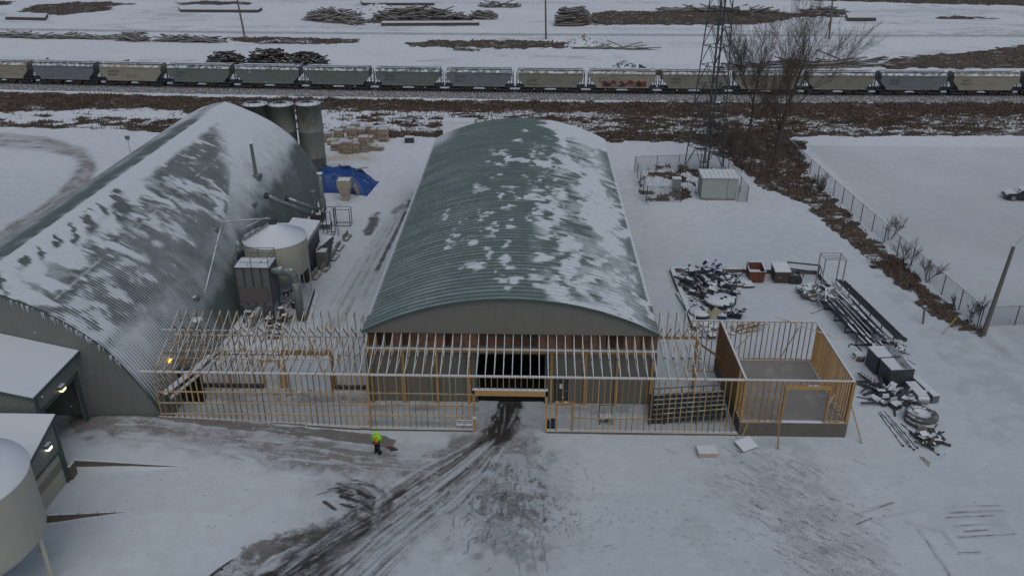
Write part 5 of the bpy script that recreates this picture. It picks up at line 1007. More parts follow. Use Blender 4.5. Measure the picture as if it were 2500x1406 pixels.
pile('low scatter of planks along the road verge, far left',(0,90),(110,94),.8,60,2.,'log',(3.,8.),.3,.06,seed=11)
pile('low scatter of planks along the road verge, left centre',(130,94),(290,97),.6,50,1.6,'log',(3.,8.),.3,.06,seed=12)
pile('scatter of ties along the road verge right of the plank stack',(400,100),(540,104),1.0,90,2.0,'rtie',(2.5,6.),.3,.08,seed=13)
pile('tie bundle row lying in the verge beside the left pole',(640,106),(760,107),.5,110,1.2,'log',(1.,1.6),.25,1.5,seed=14)
pile('dark debris on the snow ridge, upper right',(1965,32),(2060,36),1.8,60,2.,'log',(2.5,5.),.35,.4,seed=15)
pile('snowy beams lying behind the train, right of the tower',(1830,168),(2090,160),.7,60,2.0,'log',(8.,18.),.35,.05,seed=16)
pile('bits of timber scattered by the rubble mound',(1440,120),(1590,122),.4,14,.8,'log',(3.,12.),.25,.05,seed=17)
pile('small dark clods on the snow below the middle grass strip',(1110,122),(1170,126),.4,30,1.5,'rtie',(.6,1.5),.3,.8,seed=19)
pile('low timbers half hidden in the far grass, upper right of centre',(1620,26),(1880,30),1.0,70,2.5,'log',(3.,8.),.4,.08,seed=20)
def slab(lb, px, z, th=.35, mat='roofw', name='deck_panel_stack', cat='panel stack'):
    P = [G(u, v, z) for u, v in px]; c = sum(P, Vector())/4; c.z = 0; t = thing(name, lb, cat, c); MB().prism([(p.x,p.y,z-th) for p in P],(0,0,th)).build('panels', 'rtie', t); MB().prism([(p.x,p.y,z+.01) for p in P],(0,0,.1)).build('snow_layer', 'snow', t); MB().prism([(p.x,p.y,0) for p in P],(0,0,z-th-.02)).build('bearers','rtie',t)
slab('flat snowy panel stack behind the train, far left one',[(0,148),(105,149),(118,141),(0,138)],1.2)
slab('flat snowy panel stack behind the train, second from left',[(140,151),(290,152),(316,146),(180,141)],1.2)
slab('flat snowy panel stack behind the train, left of the tower',[(1585,170),(1690,172),(1680,158),(1560,157)],1.2)
slab('long flat snowy panel stack in the far field, left end',[(12,42),(110,44),(116,34),(20,33)],.8); slab('long snowy panels lying in the far field, left of centre',[(440,24),(630,25),(640,19),(435,16)],.8)
slab('flat snowy panel stack on the ridge, upper right',[(2070,44),(2140,44),(2125,32),(2065,32)],1.0); slab('long thin snowy beam beside the big heap',[(930,57),(1170,56),(1170,52),(935,53)],.8)
slab('row of rail panels at the very top, centre',[(885,8),(1060,8),(1060,1),(880,1)],.8); slab('snowy bin among the far grass, behind the tower',[(1806,26),(1830,26),(1830,14),(1805,14)],1.6)
def mound(lb, px, rx, ry, h, seed):
    c = G(*px); n = 40; mm = 16; m = MB(); vs = []; 
    for j in range(mm+1):
        for i in range(n):
            a = 2*math.pi*i/n; r = j/mm; x = c.x+rx*r*math.cos(a); y = c.y+ry*r*math.sin(a); z = h*(1-r)**1.1*(.7+.6*float(fbm(np.array([x*.9]),np.array([y*.9]),4,seed)[0]))-.05*r; vs.append((x,y,z))
    m.add(vs,[(j*n+i,j*n+(i+1) % n,(j+1)*n+(i+1) % n,(j+1)*n+i) for j in range(mm) for i in range(n)]); t = thing('rubble_mound', lb, 'mound', c); m.build('heap','rubble',t)
    rn = random.Random(seed); k = MB()
    for q in range(50): a = rn.uniform(0,6.28); r = rn.random()**.6; z = h*(1-r)*.9; k.box((c.x+rx*r*math.cos(a),c.y+ry*r*math.sin(a),z),(rn.uniform(.2,.6),rn.uniform(.2,.6),rn.uniform(.15,.5)),rn.random(),R=Matrix.Rotation(rn.random()*3,3,'X')@Matrix.Rotation(rn.random()*3,3,'Z'))
    k.build('rocks','rubble',t)['kind'] = 'stuff'
mound('snow dusted rubble mound at the right end of the middle grass strip',(1425,112),4.8,4.,2.6,3); mound('grey rubble mound behind the train beside the panel stack',(1525,166),2.6,2.2,1.8,6); mound('low snowy earth mound behind the long heap',(920,22),6,5,1.8,9)
# ================================================================== TOWER COMPOUND
tb = Vector((23.4,109.3,0)); tw = thing('lattice_tower','tall steel lattice mast rising out of the fenced compound','tower',tb)
PH = R_(-14); Htop = 40.
def tcorner(k, z): r = 2.55-(2.55-.5)*(z/Htop)**.92; a = PH+k*math.pi/2; return tb+Vector((r*math.cos(a), r*math.sin(a), z))
zs = [0]; st = 3.0
while zs[-1] < Htop-1: zs.append(zs[-1]+st); st = max(1.3, st*.955)
for k in range(4):
    m = MB()
    for a, b in zip(zs[:-1], zs[1:]): m.beam(tcorner(k,a), tcorner(k,b), .13, .13)
    m.build('leg','steelpl',tw)
for k in range(4):
    for i, (a, b) in enumerate(zip(zs[:-1], zs[1:])):
        m = MB(); p, q, r_, s_ = tcorner(k,a), tcorner((k+1)%4,a), tcorner(k,b), tcorner((k+1)%4,b); m.beam(r_, s_, .07, .07)
        mid = (r_+s_)/2
        m.beam(p, mid, .06, .06); m.beam(q, mid, .06, .06); m.build('brace_panel','steelpl',tw)
m = MB(); p = tb+Vector((.4,-.6,0)); m.beam(p, p+Vector((0,.3,Htop*.9)), .22, .12); m.build('cable_ladder','steeldk',tw)
for k in range(4): MB().box(tcorner(k,.15),(.8,.8,.35)).build('footing','conc',tw)
MB().box(tb+Vector((-.7,-.8,3.0)),(1.5,.5,.35)).build('antenna_box','steel',tw); MB().box(tb+Vector((.9,-.7,2.6)),(1.1,.9,.25)).build('platform','steel',tw)
sh = thing('equipment_shelter','pale green equipment shelter with white ribbed roof under the mast','shelter',(22.9,97.7,0))
MB().box2((20.75,96.75,.25),(25.0,99.2,2.75)).build('walls','palegreen',sh); MB().box2((20.9,96.65,.0),(24.9,99.3,.22)).build('skid','conc',sh); 
m = MB(); m.prism([(20.6,96.6,2.76),(20.6,99.4,2.95),(20.6,99.4,3.05),(20.6,96.6,2.86)],(4.55,0,0)); m.build('roof','roofw',sh)
for k in range(9): MB().beam((20.7+k*.54,96.6,2.89),(20.7+k*.54,99.4,3.08),.05,.05).build('roof_rib','galv',sh)
MB().box2((20.73,97.4,.3),(20.745,98.4,2.3)).build('door','palegreen',sh); MB().box2((23.8,96.72,.28),(23.84,96.747,2.7)).build('seam','steel',sh)
cb = thing('equipment_cabinet','small pale cabinet standing in the weedy fenced compound','cabinet',(18.3,100.4,0)); MB().box2((17.8,100,.1),(18.8,100.8,1.5)).build('body','galv',cb); MB().box2((17.75,99.95,1.5),(18.85,100.85,1.58)).build('top','snow',cb)
_fm = {}
def fence(lb, P, h, span=3.0, gaps=(), lean=0.):
    c = Vector((P[0][0],P[0][1],0)); t = thing('chain_link_fence', lb, 'fence', c); posts = []
    pm = _fm.setdefault(h, MB().tube((0,0,0),(0,0,h+.06),.045,.045,6).mesh('post','steeldk'))
    for a, b in zip(P[:-1], P[1:]):
        a = Vector((*a,0)); b = Vector((*b,0)); n = max(1, round((b-a).length/span))
        for i in range(n):
            p = a.lerp(b, i/n); q = a.lerp(b, (i+1)/n); inst('post', pm, t, p); m = MB(); m.tube(p+Vector((0,0,h)), q+Vector((0,0,h)), .03, None, 5); m.build('top_rail','steeldk',t)
            L = (q-p).length; me = bpy.data.meshes.new('mesh_panel'); o_ = ORG[t.name]; me.from_pydata([tuple(v-o_) for v in (p+Vector((0,0,.03)),q+Vector((0,0,.03)),q+Vector((0,0,h)),p+Vector((0,0,h)))],[],[(0,1,2,3)])
            uv = me.uv_layers.new(name='uv'); uv.data.foreach_set('uv',[0,0,L,0,L,h,0,h]); me.materials.append(M['chain']); o = bpy.data.objects.new('mesh_panel', me); COL.objects.link(o); o.parent = t
        inst('post', pm, t, b)
g2 = lambda u, v: tuple(G(u,v))[:2]
cp = [g2(1663,494),g2(1578,494),g2(1549,418),g2(1762,411),g2(1823,493),g2(1800,493)]
fence('chain link fence around the mast compound', cp, 2.0, 3.2)
fence('long chain link fence running beside the snowy field', [(38.9,64.9),(37.6,90),(36.9,107),(36.6,117)], 2.05, 3.05)
fence('short chain link fence running right from the utility pole', [(39.1,64.9),(52,66.5)], 1.9, 3.0)
# ---- bare trees and shrubs
def tree(name, lb, base, H, spread, seed, trunks, cat='tree', lean=(0,0), levels=5, fine=1.0):
    rn = random.Random(seed); t = thing(name, lb, cat, base); mt = MB(); mc = MB(); b0 = Vector(base)
    def grow(p, d, L, r, lv):
        n = 3; q = p
        for i in range(n):
            d = (d+Vector((rn.gauss(0,.09)+lean[0]*.03, rn.gauss(0,.09)+lean[1]*.03, .06))).normalized(); q2 = q+d*L/n; r2 = r*(1-.22*(i+1)/n)
            (mt if lv >= levels-1 else mc).tube(q, q2, max(r*(1-.22*i/n),.010), max(r2,.008), 6 if lv > 2 else 3, False)
            if lv > 0 and (i > 0 or lv < levels) :
                for _ in range(2 if lv > 1 else 3):
                    if rn.random() < .82*fine:
                        ax = Vector((rn.gauss(0,1),rn.gauss(0,1),rn.gauss(0,.35))).normalized(); nd_ = (d*1.0+ax*spread*rn.uniform(.6,1.1)).normalized(); grow(q2, nd_, L*rn.uniform(.5,.72), r2*.52, lv-1)
            q = q2
        if lv > 0: grow(q, d, L*.72, r*.72, lv-1)
    for dx, dy, hh, r, lx in trunks: mt.v.clear(); mt.f.clear(); grow(b0+Vector((dx,dy,-.1)), Vector((lx,0,1)).normalized(), H*hh, r, levels); mt.build('stem','bark',t,True)
    mc.build('twigs','twig',t)['kind'] = 'stuff'; return t
def big_tree(lb, base, trunk, nb, reach, seed, lean, sp):
    rn = random.Random(seed); t = thing('bare_tree', lb, 'tree', base); mt = MB(); mc = MB(); b0 = Vector(base)
    def limb(p, d, L, r, lv, curve):
        n = 4 if lv > 1 else 3; q = p
        for i in range(n):
            d = (d+Vector((rn.gauss(0,.07)+lean*.05, rn.gauss(0,.07), curve))).normalized(); q2 = q+d*L/n; ra, rb = r*(1-.8*i/n), r*(1-.8*(i+1)/n)
            (mt if lv > 2 else mc).tube(q, q2, max(ra,.012), max(rb,.010), 6 if lv > 2 else (4 if lv > 1 else 3), False)
            if lv > 0:
                for _ in range((2,3,3,2)[lv] if i or lv < 3 else 1):
                    ax = Vector((rn.gauss(0,1),rn.gauss(0,1),rn.gauss(.15,.3))).normalized(); limb(q2, (d+ax*rn.uniform(.4,.85)).normalized(), L*rn.uniform(.38,.6), max(rb*.55,.014), lv-1, .09)
            q = q2
    q = b0-Vector((0,0,.2))
    for i, (dx, z, r) in enumerate(trunk):
        q2 = b0+Vector((dx, .1*i, z)); mt.tube(q, q2, trunk[max(0,i-1)][2], r, 9, False)
        if i > 0:
            for _ in range(nb):
                an = rn.uniform(0,6.28); d = Vector((math.cos(an)*sp*1.25+lean*.22, math.sin(an)*sp, .9)).normalized(); limb(q.lerp(q2, rn.uniform(.2,1)), d, reach*rn.uniform(.6,1.05), r*.5, 3 if i > 1 else 2, .035)
        q = q2
    limb(q, Vector((.2,0,1)).normalized(), reach, trunk[-1][2], 3, .02); mt.build('trunk','bark',t,True); mc.build('crown','twig',t)
big_tree('large bare tree with a wide airy fan of twigs beside the fence',(33.9,113.2,0),((.1,2.2,.36),(.4,4.6,.30),(.6,6.6,.24)),4,9.2,5,.5,.62)
big_tree('slimmer bare tree left of the large one, beside the mast',(30.2,114.5,0),((.0,3.,.2),(.2,6.,.16),(.1,8.,.13)),3,6.4,11,.1,.5)
for k, (u, v, s, lb) in enumerate(((2172,585,3.,'bare twiggy shrub at the fence, upper of three'),(2208,660,3.6,'bare twiggy shrub at the fence, middle and tallest of three'),(2262,688,2.8,'bare twiggy shrub at the fence, lower of three'),(1830,420,4.2,'dense dark bush at the foot of the large tree'),(1880,440,3.8,'dense dark bush right of the tree foot'),(1790,385,3.6,'dark bush between the mast and the trees'),(1745,345,3.0,'low dark bush behind the mast'),(2000,470,2.,'low bush at the fence near the trees'),(2370,770,1.6,'small dry bush near the utility pole'))):
    tree('bare_shrub', lb, G(u,v), s*(1.35 if k > 2 else 1.1), .8, 20+k, tuple((random.Random(k*9+j).uniform(-1,1)*(.3 if k < 3 else 1.1),random.Random(k*7+j).uniform(-1,1)*(.3 if k < 3 else 1.),.36,.045,random.Random(j+k).uniform(-.5,.5)) for j in range(3 if k < 3 else 6)), 'shrub', levels=3, fine=.8)
# compound weeds
m = MB(); rn = random.Random(2)
for k in range(260): p = G(rn.uniform(1560,1720),rn.uniform(405,490)); m.tube(p,p+Vector((rn.gauss(0,.15),rn.gauss(0,.1),rn.uniform(.4,1.3))),.014,.006,3,False)
tag(m.build('dead_weeds','twig'),'thin dead weed stalks in the mast compound','weeds',kind='stuff')

# ================================================================== SCRAP YARD
cL = [G(1640,664),G(1697,808)]; cb_ = [G(1638,662),G(1992,668)]; cr_ = [G(1994,668),G(2034,712)]
for a, b, lb in ((cL[0],cL[1],'snow topped concrete curb along the left edge of the scrap yard'),(cb_[0],cb_[1],'dark curb beam along the back edge of the scrap yard'),(cr_[0],cr_[1],'short dark curb beam at the right corner of the scrap yard')):
    t = thing('curb_beam', lb, 'curb', a); n = max(1, round((b-a).length/3.5))
    for i in range(n): p = a.lerp(b,i/n); q = a.lerp(b,(i+.985)/n); m = MB(); m.beam(p+Vector((0,0,.2)),q+Vector((0,0,.2)),.42,.45); m.build('beam','concdark',t)
def rootat(name, lb, cat, u, v, grp=None): p = G(u,v); return thing(name, lb, cat, p, grp), p
def rbin(lb, u, v, mat, lid):
    t, p = rootat('steel_bin', lb, 'bin', u, v); sx, sy, h = 1.35, 1.5, 1.45
    V = [(-sx/2,-sy/2,.12),(sx/2,-sy/2,.12),(sx/2,sy/2,.12),(-sx/2,sy/2,.12)]; T = [(-sx/2-.08,-sy/2-.1,h-.25),(sx/2+.05,-sy/2-.1,h-.25),(sx/2+.05,sy/2+.1,h),(-sx/2-.08,sy/2+.1,h)]
    m = MB(); ov = [p+Vector(v) for v in V+T]; m.add(ov,[(0,1,5,4),(1,2,6,5),(2,3,7,6),(3,0,4,7),(3,2,1,0)]); m.build('body',mat,t)
    m = MB(); 
    for a, b in zip(T, T[1:]+T[:1]): m.beam(p+Vector(a),p+Vector(b),.08,.08)
    m.build('rim','brown',t); m = MB(); m.box(p+Vector((0,0,.06)),(1.2,1.2,.12)); m.build('skid','steelpl',t)
    if lid: m = MB(); m.add([p+Vector(v)+Vector((0,0,.05)) for v in T]+[p+Vector(v)+Vector((0,0,.1)) for v in T],[(4,5,6,7),(0,1,5,4),(1,2,6,5),(2,3,7,6),(3,0,4,7)]); m.build('lid','roofw',t)
    else:
        m = MB(); m.box(p+Vector((0,0,.8)),(1.1,1.2,.05)); m.build('contents','brown',t); m = MB(); m.beam(p+Vector((-.7,-.5,.3)),p+Vector((-.75,.5,1.75)),.1,.1); m.build('side_plate','brown',t)
rbin('open rusty red steel bin at the back of the scrap yard',1842,683,'rust',False); rbin('lidded brown steel bin right of the rusty one',1903,684,'brown',True)
t = pipe_stand('angle_iron_rack','grey tall angle-iron frame at the right corner of the scrap yard',(28.5,72.6,0),1.9,1.5,3.2,'rack','galv',.06)
for y in (-.4,.1): c = Vector((28.5,72.6+y,3.2)); m = MB(); m.beam(c-Vector((.95,0,0)),c+Vector((.95,0,0)),.06,.06); m.build('crossbar','galv',t)
t, p = rootat('steel_trestle','low dark steel trestle frame lying between the bins and the tall frame','trestle',1955,672); m = MB(); a = U(1922,640,1,p.y); b = U(2002,648,1,p.y); m.beam(a,b,.1,.12); m.beam(a+Vector((0,-1.1,-.2)),b+Vector((-.4,-1.1,-.25)),.1,.12); m.build('rail','steelpl',t); m = MB()
for q in (a,b): m.beam(q,Vector((q.x,q.y,0)),.08,.08); m.beam(q+Vector((-.2,-1.1,-.2)),Vector((q.x-.2,q.y-1.1,0)),.08,.08); m.beam(q,q+Vector((-.1,-1.1,-.2)),.07,.07)
m.build('leg','steelpl',t)
def disc(lb, u, v, r, h, mat, holes):
    t, p = rootat('tank_lid', lb, 'tank lid', u, v); p = p+Vector((0,0,h)); MB().lathe(p,[(r*1.0,-.12),(r,.0),(r*.97,.03),(0,.05)],36).build('plate',mat,t,True); MB().lathe(p,[(r*1.12,-.22),(r*1.12,-.14),(r*.9,-.13)],36).build('rim','steelpl',t)
    for a, d in holes: MB().lathe(p+Vector((d*math.cos(a),d*math.sin(a),.05)),[(.16,0),(.16,.06),(0,.07)],12).build('port','steelpl',t)
    MB().box(p-Vector((0,0,h/2+.15)),(.8,.8,max(.2,h-.2))).build('support','steelpl',t)
disc('large round snowy tank lid lying in the scrap yard',1755,742,1.35,.55,'snow',((.3,.6),(2.2,.9),(-.6,.2))); disc('smaller round snowy tank lid by the timber frame',1708,773,.95,.6,'snow',((.2,.3),(1.2,.55)))
t, p = rootat('bent_sheet','crumpled beige sheet metal between the two tank lids','sheet metal',1740,782); m = MB(); m.add([p+Vector(v) for v in ((-.7,0,0),(-.3,-.2,0),(.1,.1,0),(.7,.2,0),(-.5,.2,1.25),(-.25,-.05,.9),(.15,.3,1.2),(.75,.3,.8))],[(0,1,5,4),(1,2,6,5),(2,3,7,6)]); m.build('sheet',hm,t); m = MB(); m.add([p+Vector(v) for v in ((-.6,.5,0),(.6,.6,0),(.5,.6,.9),(-.4,.5,1.0))],[(0,1,2,3)]); m.build('flap','brown',t)
def machine(lb, u, v, mat, s, seed, name='scrap_machine', n=14, cat='machine'):
    t, p = rootat(name, lb, cat, u, v); rn = random.Random(seed); m = MB()
    MB().box(p+Vector((0,0,.35*s)),(1.2*s,.8*s,.5*s),rn.uniform(-.5,.5)).build('body',mat,t)
    for k in range(n):
        q = p+Vector((rn.uniform(-.7,.7)*s,rn.uniform(-.6,.6)*s,rn.uniform(.1,.9)*s)); e = q+Vector((rn.uniform(-.6,.6)*s,rn.uniform(-.5,.5)*s,rn.uniform(-.2,.55)*s))
        e.z = max(.05, e.z); (m.beam(q,e,rn.uniform(.06,.16)*s,rn.uniform(.05,.2)*s) if k % 2 else m.tube(q,e,rn.uniform(.04,.16)*s,None,8))
    m.build('members',mat,t)['kind'] = 'stuff'; MB().box(p+Vector((rn.uniform(-.3,.3)*s,0,.66*s)),(.8*s,.6*s,.1),rn.uniform(-.4,.4)).build('plate','roofw' if seed % 2 else mat,t); 
    MB().box(p+Vector((0,0,.06)),(1.0*s,.7*s,.12)).build('base','steelpl',t)
machine('dark navy scrapped machine right of the smaller tank lid',1793,774,'navy',1.0,1,n=20); machine('blue upright hopper part at the back of the scrap yard',1730,668,'blue',1.15,2,n=16); machine('grey drum machine behind the blue upright part',1750,668,'steel',.8,3); machine('dark green tank at the back left of the scrap yard',1695,672,'green',.9,4,n=5); machine('tangled blue machine parts in the middle of the scrap yard',1778,692,'navy',1.1,5,n=22); machine('small blue motor box beside the tank lids',1762,778,'blue',.65,7,n=5)
machine('dark flat machine parts near the left curb',1672,704,'steelpl',.9,8,n=18); machine('rusty framed machine in the middle of the scrap',1722,722,'brown',1.0,9,n=14); machine('scrap cluster with boxes right of the long trough',1780,706,'steeldk',.9,10,n=16); machine('dark scrap beside the lidded bin',1940,690,'steelpl',.95,12,n=14); machine('blue seat-like scrap at the right of the long trough',1787,722,'blue',.7,13,n=6)
t, p = rootat('long_trough','long snow filled steel trough lying across the scrap','trough',1740,705); a, b = G(1712,690), G(1752,726); dv = (b-a).normalized(); nv = Vector((-dv.y,dv.x,0)); m = MB(); m.beam(a+Vector((0,0,.62)),b+Vector((0,0,.62)),.75,.08); m.build('bed','snow',t); m = MB(); m.beam(a-nv*.42+Vector((0,0,.45)),b-nv*.42+Vector((0,0,.45)),.06,.8); m.beam(a+nv*.42+Vector((0,0,.45)),b+nv*.42+Vector((0,0,.45)),.06,.8); m.build('side','steelpl',t)
t, p = rootat('folded_ladder','snowy low barge-like frame at the foot of the trough','frame',1770,728); a, b = G(1745,722), G(1795,738); m = MB(); m.beam(a+Vector((0,0,.3)),b+Vector((0,0,.3)),.5,.3); m.build('bed','steeldk',t); m = MB()
for i in range(7): q = a.lerp(b,i/9.); m.beam(q+Vector((0,0,.45)),q+Vector((0,.1,1.0)),.04,.04)
m.build('uprights','galv',t)
for u, v, sx, sy, rz, lb, mt_ in ((1820,693,1.1,2.0,.12,'snow covered flat panel lying right of the scrap heap','steeldk'),(1655,678,1.2,1.1,0,'snow covered flat plate at the back left curb','steeldk'),(1680,735,1.6,2.8,.1,'wide snow covered sheet by the left curb','steel'),(1800,700,1.5,.25,.05,'thin snowy slats right of the tangled parts','wood')):
    t, p = rootat('flat_panel', lb, 'panel', u, v); MB().box(p+Vector((0,0,.16)),(sx,sy,.14),rz).build('panel',mt_,t); MB().box(p+Vector((0,0,.255)),(sx*.97,sy*.97,.05),rz).build('snow_layer','snow',t); MB().box(p+Vector((0,0,.045)),(sx*.8,sy*.7,.09),rz).build('bearers','steelpl',t)
def heap(lb, us, n, mat, seed, L=(.4,1.6), h=.6, r=(.03,.12), name='scrap_heap', dirn=None, cat='scrap', mat2=None):
    P = [G(*p) for p in us]; c = sum(P, Vector())/len(P); t = thing(name, lb, cat, c); rn = random.Random(seed); m = MB()
    for k in range(n):
        i = rn.randrange(len(P)); j = (i+1) % len(P); p = P[i].lerp(P[j], rn.random()).lerp(c, rn.random()*.8)+Vector((0,0,rn.random()*h+.08)); an = rn.uniform(0,6.28) if dirn is None else dirn+rn.gauss(0,.12); l = rn.uniform(*L); d = Vector((math.cos(an),math.sin(an),rn.gauss(0,.15))); q = p+d*l; q.z = max(.05,q.z)
        if k % 3 == 0: m.box(p,(rn.uniform(.2,.8),rn.uniform(.2,.7),rn.uniform(.05,.4)),R=Matrix.Rotation(rn.random()*3,3,'Z')@Matrix.Rotation(rn.gauss(0,.35),3,'X'))
        elif rn.random() < .5: m.tube(p,q,rn.uniform(*r),None,6)
        else: m.beam(p,q,rn.uniform(*r)*2.2,rn.uniform(*r)*1.6)
    if mat2:
        cs = m.comps(); ma, mb2 = MB(), MB()
        for i, c_ in enumerate(cs): (ma if i % 3 else mb2).add(c_.v, c_.f)
        mb2.build('pieces',mat2,t)['kind'] = 'stuff'; m = ma
    m.build('pieces',mat,t)['kind'] = 'stuff'; return t
heap('tangled dark scrap metal filling the left half of the scrap yard',((1665,672),(1780,680),(1800,720),(1760,735),(1690,760),(1670,700)),150,'steelpl',3,(.5,1.8),.75,mat2='steeldk'); heap('loose pale rods and brackets by the left curb',((1680,700),(1720,700),(1700,760),(1685,750)),40,'galv',4,(.5,1.6),.4,(.02,.05)); heap('ring of stones and pipe ends right of the lidded bin',((1950,712),(1990,705),(1995,735),(1955,735)),60,'rubble',5,(.25,.5),.7,(.12,.2),'pipe_bundle')
heap('snowy sticks and offcuts behind the framed room',((1690,790),(1745,795),(1750,830),(1700,830)),40,'steeldk',6,(.4,1.2),.1,(.02,.05)); heap('slatted snowy pallets behind the rear stud wall',((1775,795),(1830,795),(1830,815),(1780,818)),26,'wood',7,(.9,1.6),.12,(.04,.06),dirn=.2)
# grey tangle and pipe racks running down to the dark cabinets
heap('grey tangle of mesh guards beside the tall frame',((1985,730),(2035,715),(2060,760),(2010,760)),90,'steel',8,(.5,1.8),1.1,(.02,.06),mat2='galv'); 
pr_ = thing('pipe_rack','long outdoor rack of snowy pipes and channels beyond the framed room','rack',(28.6,65.5,0)); a0, b0_ = Vector((28.0,71.,0)), Vector((28.9,60.2,0)); rn = random.Random(12)
for k in range(44):
    off = rn.uniform(-1.5,1.3); z = rn.uniform(.15,1.35)*(1-.35*abs(off)/1.5); s0 = rn.uniform(0,.35); s1 = rn.uniform(.6,1.04); sd_ = Vector((1,0.08,0)); p = a0.lerp(b0_,s0)+sd_*off+Vector((0,0,z)); q = a0.lerp(b0_,s1)+sd_*(off+rn.gauss(0,.2))+Vector((0,0,z+rn.gauss(0,.08)))
    m = MB(); (m.tube(p,q,rn.uniform(.05,.13),None,8) if k % 3 else m.beam(p,q,.2,.14)); m.build('pipe',('pipe','steeldk','brown','steelpl')[k % 4],pr_)
for k in range(5): q = a0.lerp(b0_,.1+k*.2); m = MB(); m.beam(q+Vector((-1.6,0,0)),q+Vector((-1.6,0,1.5)),.08,.08); m.beam(q+Vector((1.4,0,0)),q+Vector((1.4,0,1.5)),.08,.08); m.beam(q+Vector((-1.6,0,.12)),q+Vector((1.4,0,.12)),.08,.08); m.build('upright','steelpl',pr_)
for off, z, r in ((.9,1.45,.09),(1.35,1.3,.13),(.6,1.5,.08)): p = a0+Vector((off,.1,z)); q = b0_+Vector((off+.3,-.2+off*.2,z)); m = MB(); m.tube(p,q,r,None,12); m.build('long_pipe','steelpl',pr_); m = MB(); m.tube(q,q+Vector((.02,-.2,0)),r*1.5,None,12); m.build('end_cap','steelpl',pr_)
heap('snowy angle irons and beams at the near end of the pipe rack',((2110,850),(2170,830),(2200,870),(2140,880)),60,'steeldk',9,(.6,2.2),.5,(.03,.07),dirn=-1.2); 
t, p = rootat('cable_loop','bent tube loop lying on the snow beside the pipe rack','tube',2088,855); m = MB(); m.path([p+Vector((.5*math.cos(a)*.9,.9*math.sin(a),.06)) for a in np.linspace(-2.2,2.6,14)],.05,6); m.build('loop','steelpl',t); MB().box(p+Vector((-.3,-.7,.05)),(.3,.12,.1)).build('clip','steelpl',t)
t, p = rootat('steel_tub','small grey tub at the foot of the pipe rack','tub',2098,878); MB().lathe(p,[(0,.02),(.38,.02),(.45,.55),(.42,.55),(.36,.1),(0,.1)],16).build('tub','steel',t,True); MB().lathe(p+Vector((0,0,.42)),[(.40,0),(0,.06)],16).build('snow_fill','snow',t)
for c0, lb in (((27.95,57.6),'farther of two dark steel cabinets with snowy tops'),((28.25,55.75),'nearer of two dark steel cabinets, rods lying on top')):
    t = thing('steel_cabinet', lb, 'cabinet', (*c0,0), 'two dark cabinets on the snow'); MB().box((*c0,.82),(1.9,1.6,1.55),.12).build('body','steelpl',t); MB().box((*c0,1.63),(1.94,1.64,.07),.12).build('top','snow',t); MB().box((*c0,.03),(1.7,1.4,.06),.12).build('plinth','steelpl',t)
t = thing('rod_bundle','bundle of thin rods lying across the two dark cabinets','rods',(28.6,56.6,1.7))
for k in range(6): m = MB(); m.tube((28.2+k*.12,58.6,1.72+.02*(k%2)),(28.35+k*.13,54.95-.1*(k%3),1.72+.02*(k%2)),.03,None,6); m.build('rod','pipe',t)
for px, px2, lb, w_ in (((2232,940),(2282,985),'galvanised duct channel farther from the tyres, right of the cabinets',.55),((2222,955),(2250,985),'rounded galvanised duct elbow nearer the cabinets',.8)):
    a, b = G(*px), G(*px2); t = thing('duct_section', lb, 'duct', (a+b)/2); m = MB(); m.beam(a+Vector((0,.3,.35)),b+Vector((0,0,.35)),w_,.62); m.build('channel','steel',t); m = MB(); m.beam(a+Vector((0,.3,.68)),b+Vector((0,0,.68)),w_*.96,.06); m.build('snow_layer','snow',t)
    if 'elbow' in lb: m = MB(); m.tube(b+Vector((-.4,0,.33)),b+Vector((.4,0,.33)),.31,None,16); m.build('bend','galv',t)
t, p = rootat('tyre_stack','two large tractor tyres lying stacked on the snow','tyres',2246,1030); 
for k in range(2): q = p+Vector((.04*k,.1*k,.05+k*.36)); MB().lathe(q,[(.62,.05),(.68,.0),(1.0,.0),(1.1,.08),(1.12,.18),(1.1,.28),(1.0,.34),(.72,.35),(.62,.3),(.62,.05)],40).build('tyre','tyre',t,True)
MB().lathe(p+Vector((.04,.1,.52)),[(.66,.12),(.60,.16),(.55,.02),(0,.0)],32).build('rim','galv',t,True); MB().box(p+Vector((-.1,-1.0,.2)),(1.1,.4,.4),-.1).build('block','conc',t)
heap('low mixed scrap between the framed room and the tyres',((2105,930),(2190,950),(2215,985),(2190,1000),(2130,985)),80,'steelpl',10,(.5,1.8),.35,mat2='steeldk'); heap('dark chains and tracks below the tyres',((2230,1068),(2290,1062),(2295,1085),(2250,1090)),60,'steelpl',11,(.3,.9),.3,(.04,.09),mat2='rtie'); heap('white panels and boards stacked by the tyres',((2195,970),(2240,965),(2235,985),(2200,985)),16,'roofw',12,(.9,1.6),.3,(.05,.12),dirn=.1)
t = thing('ladder_frame','snowy ladder frame leaning at the room corner, by the cabinets','ladder',G(2115,935)); a, b = G(2095,925), G(2135,945); m = MB(); m.beam(a+Vector((0,0,.3)),b+Vector((0,0,.25)),.06,.1); m.beam(a+Vector((.3,.6,.3)),b+Vector((.3,.6,.25)),.06,.1); m.build('stile','steel',t); m = MB()
for i in range(6): m.beam(a.lerp(b,i/5.)+Vector((0,0,.3)),a.lerp(b,i/5.)+Vector((.3,.6,.3)),.06,.05)
m.build('rung','steel',t)
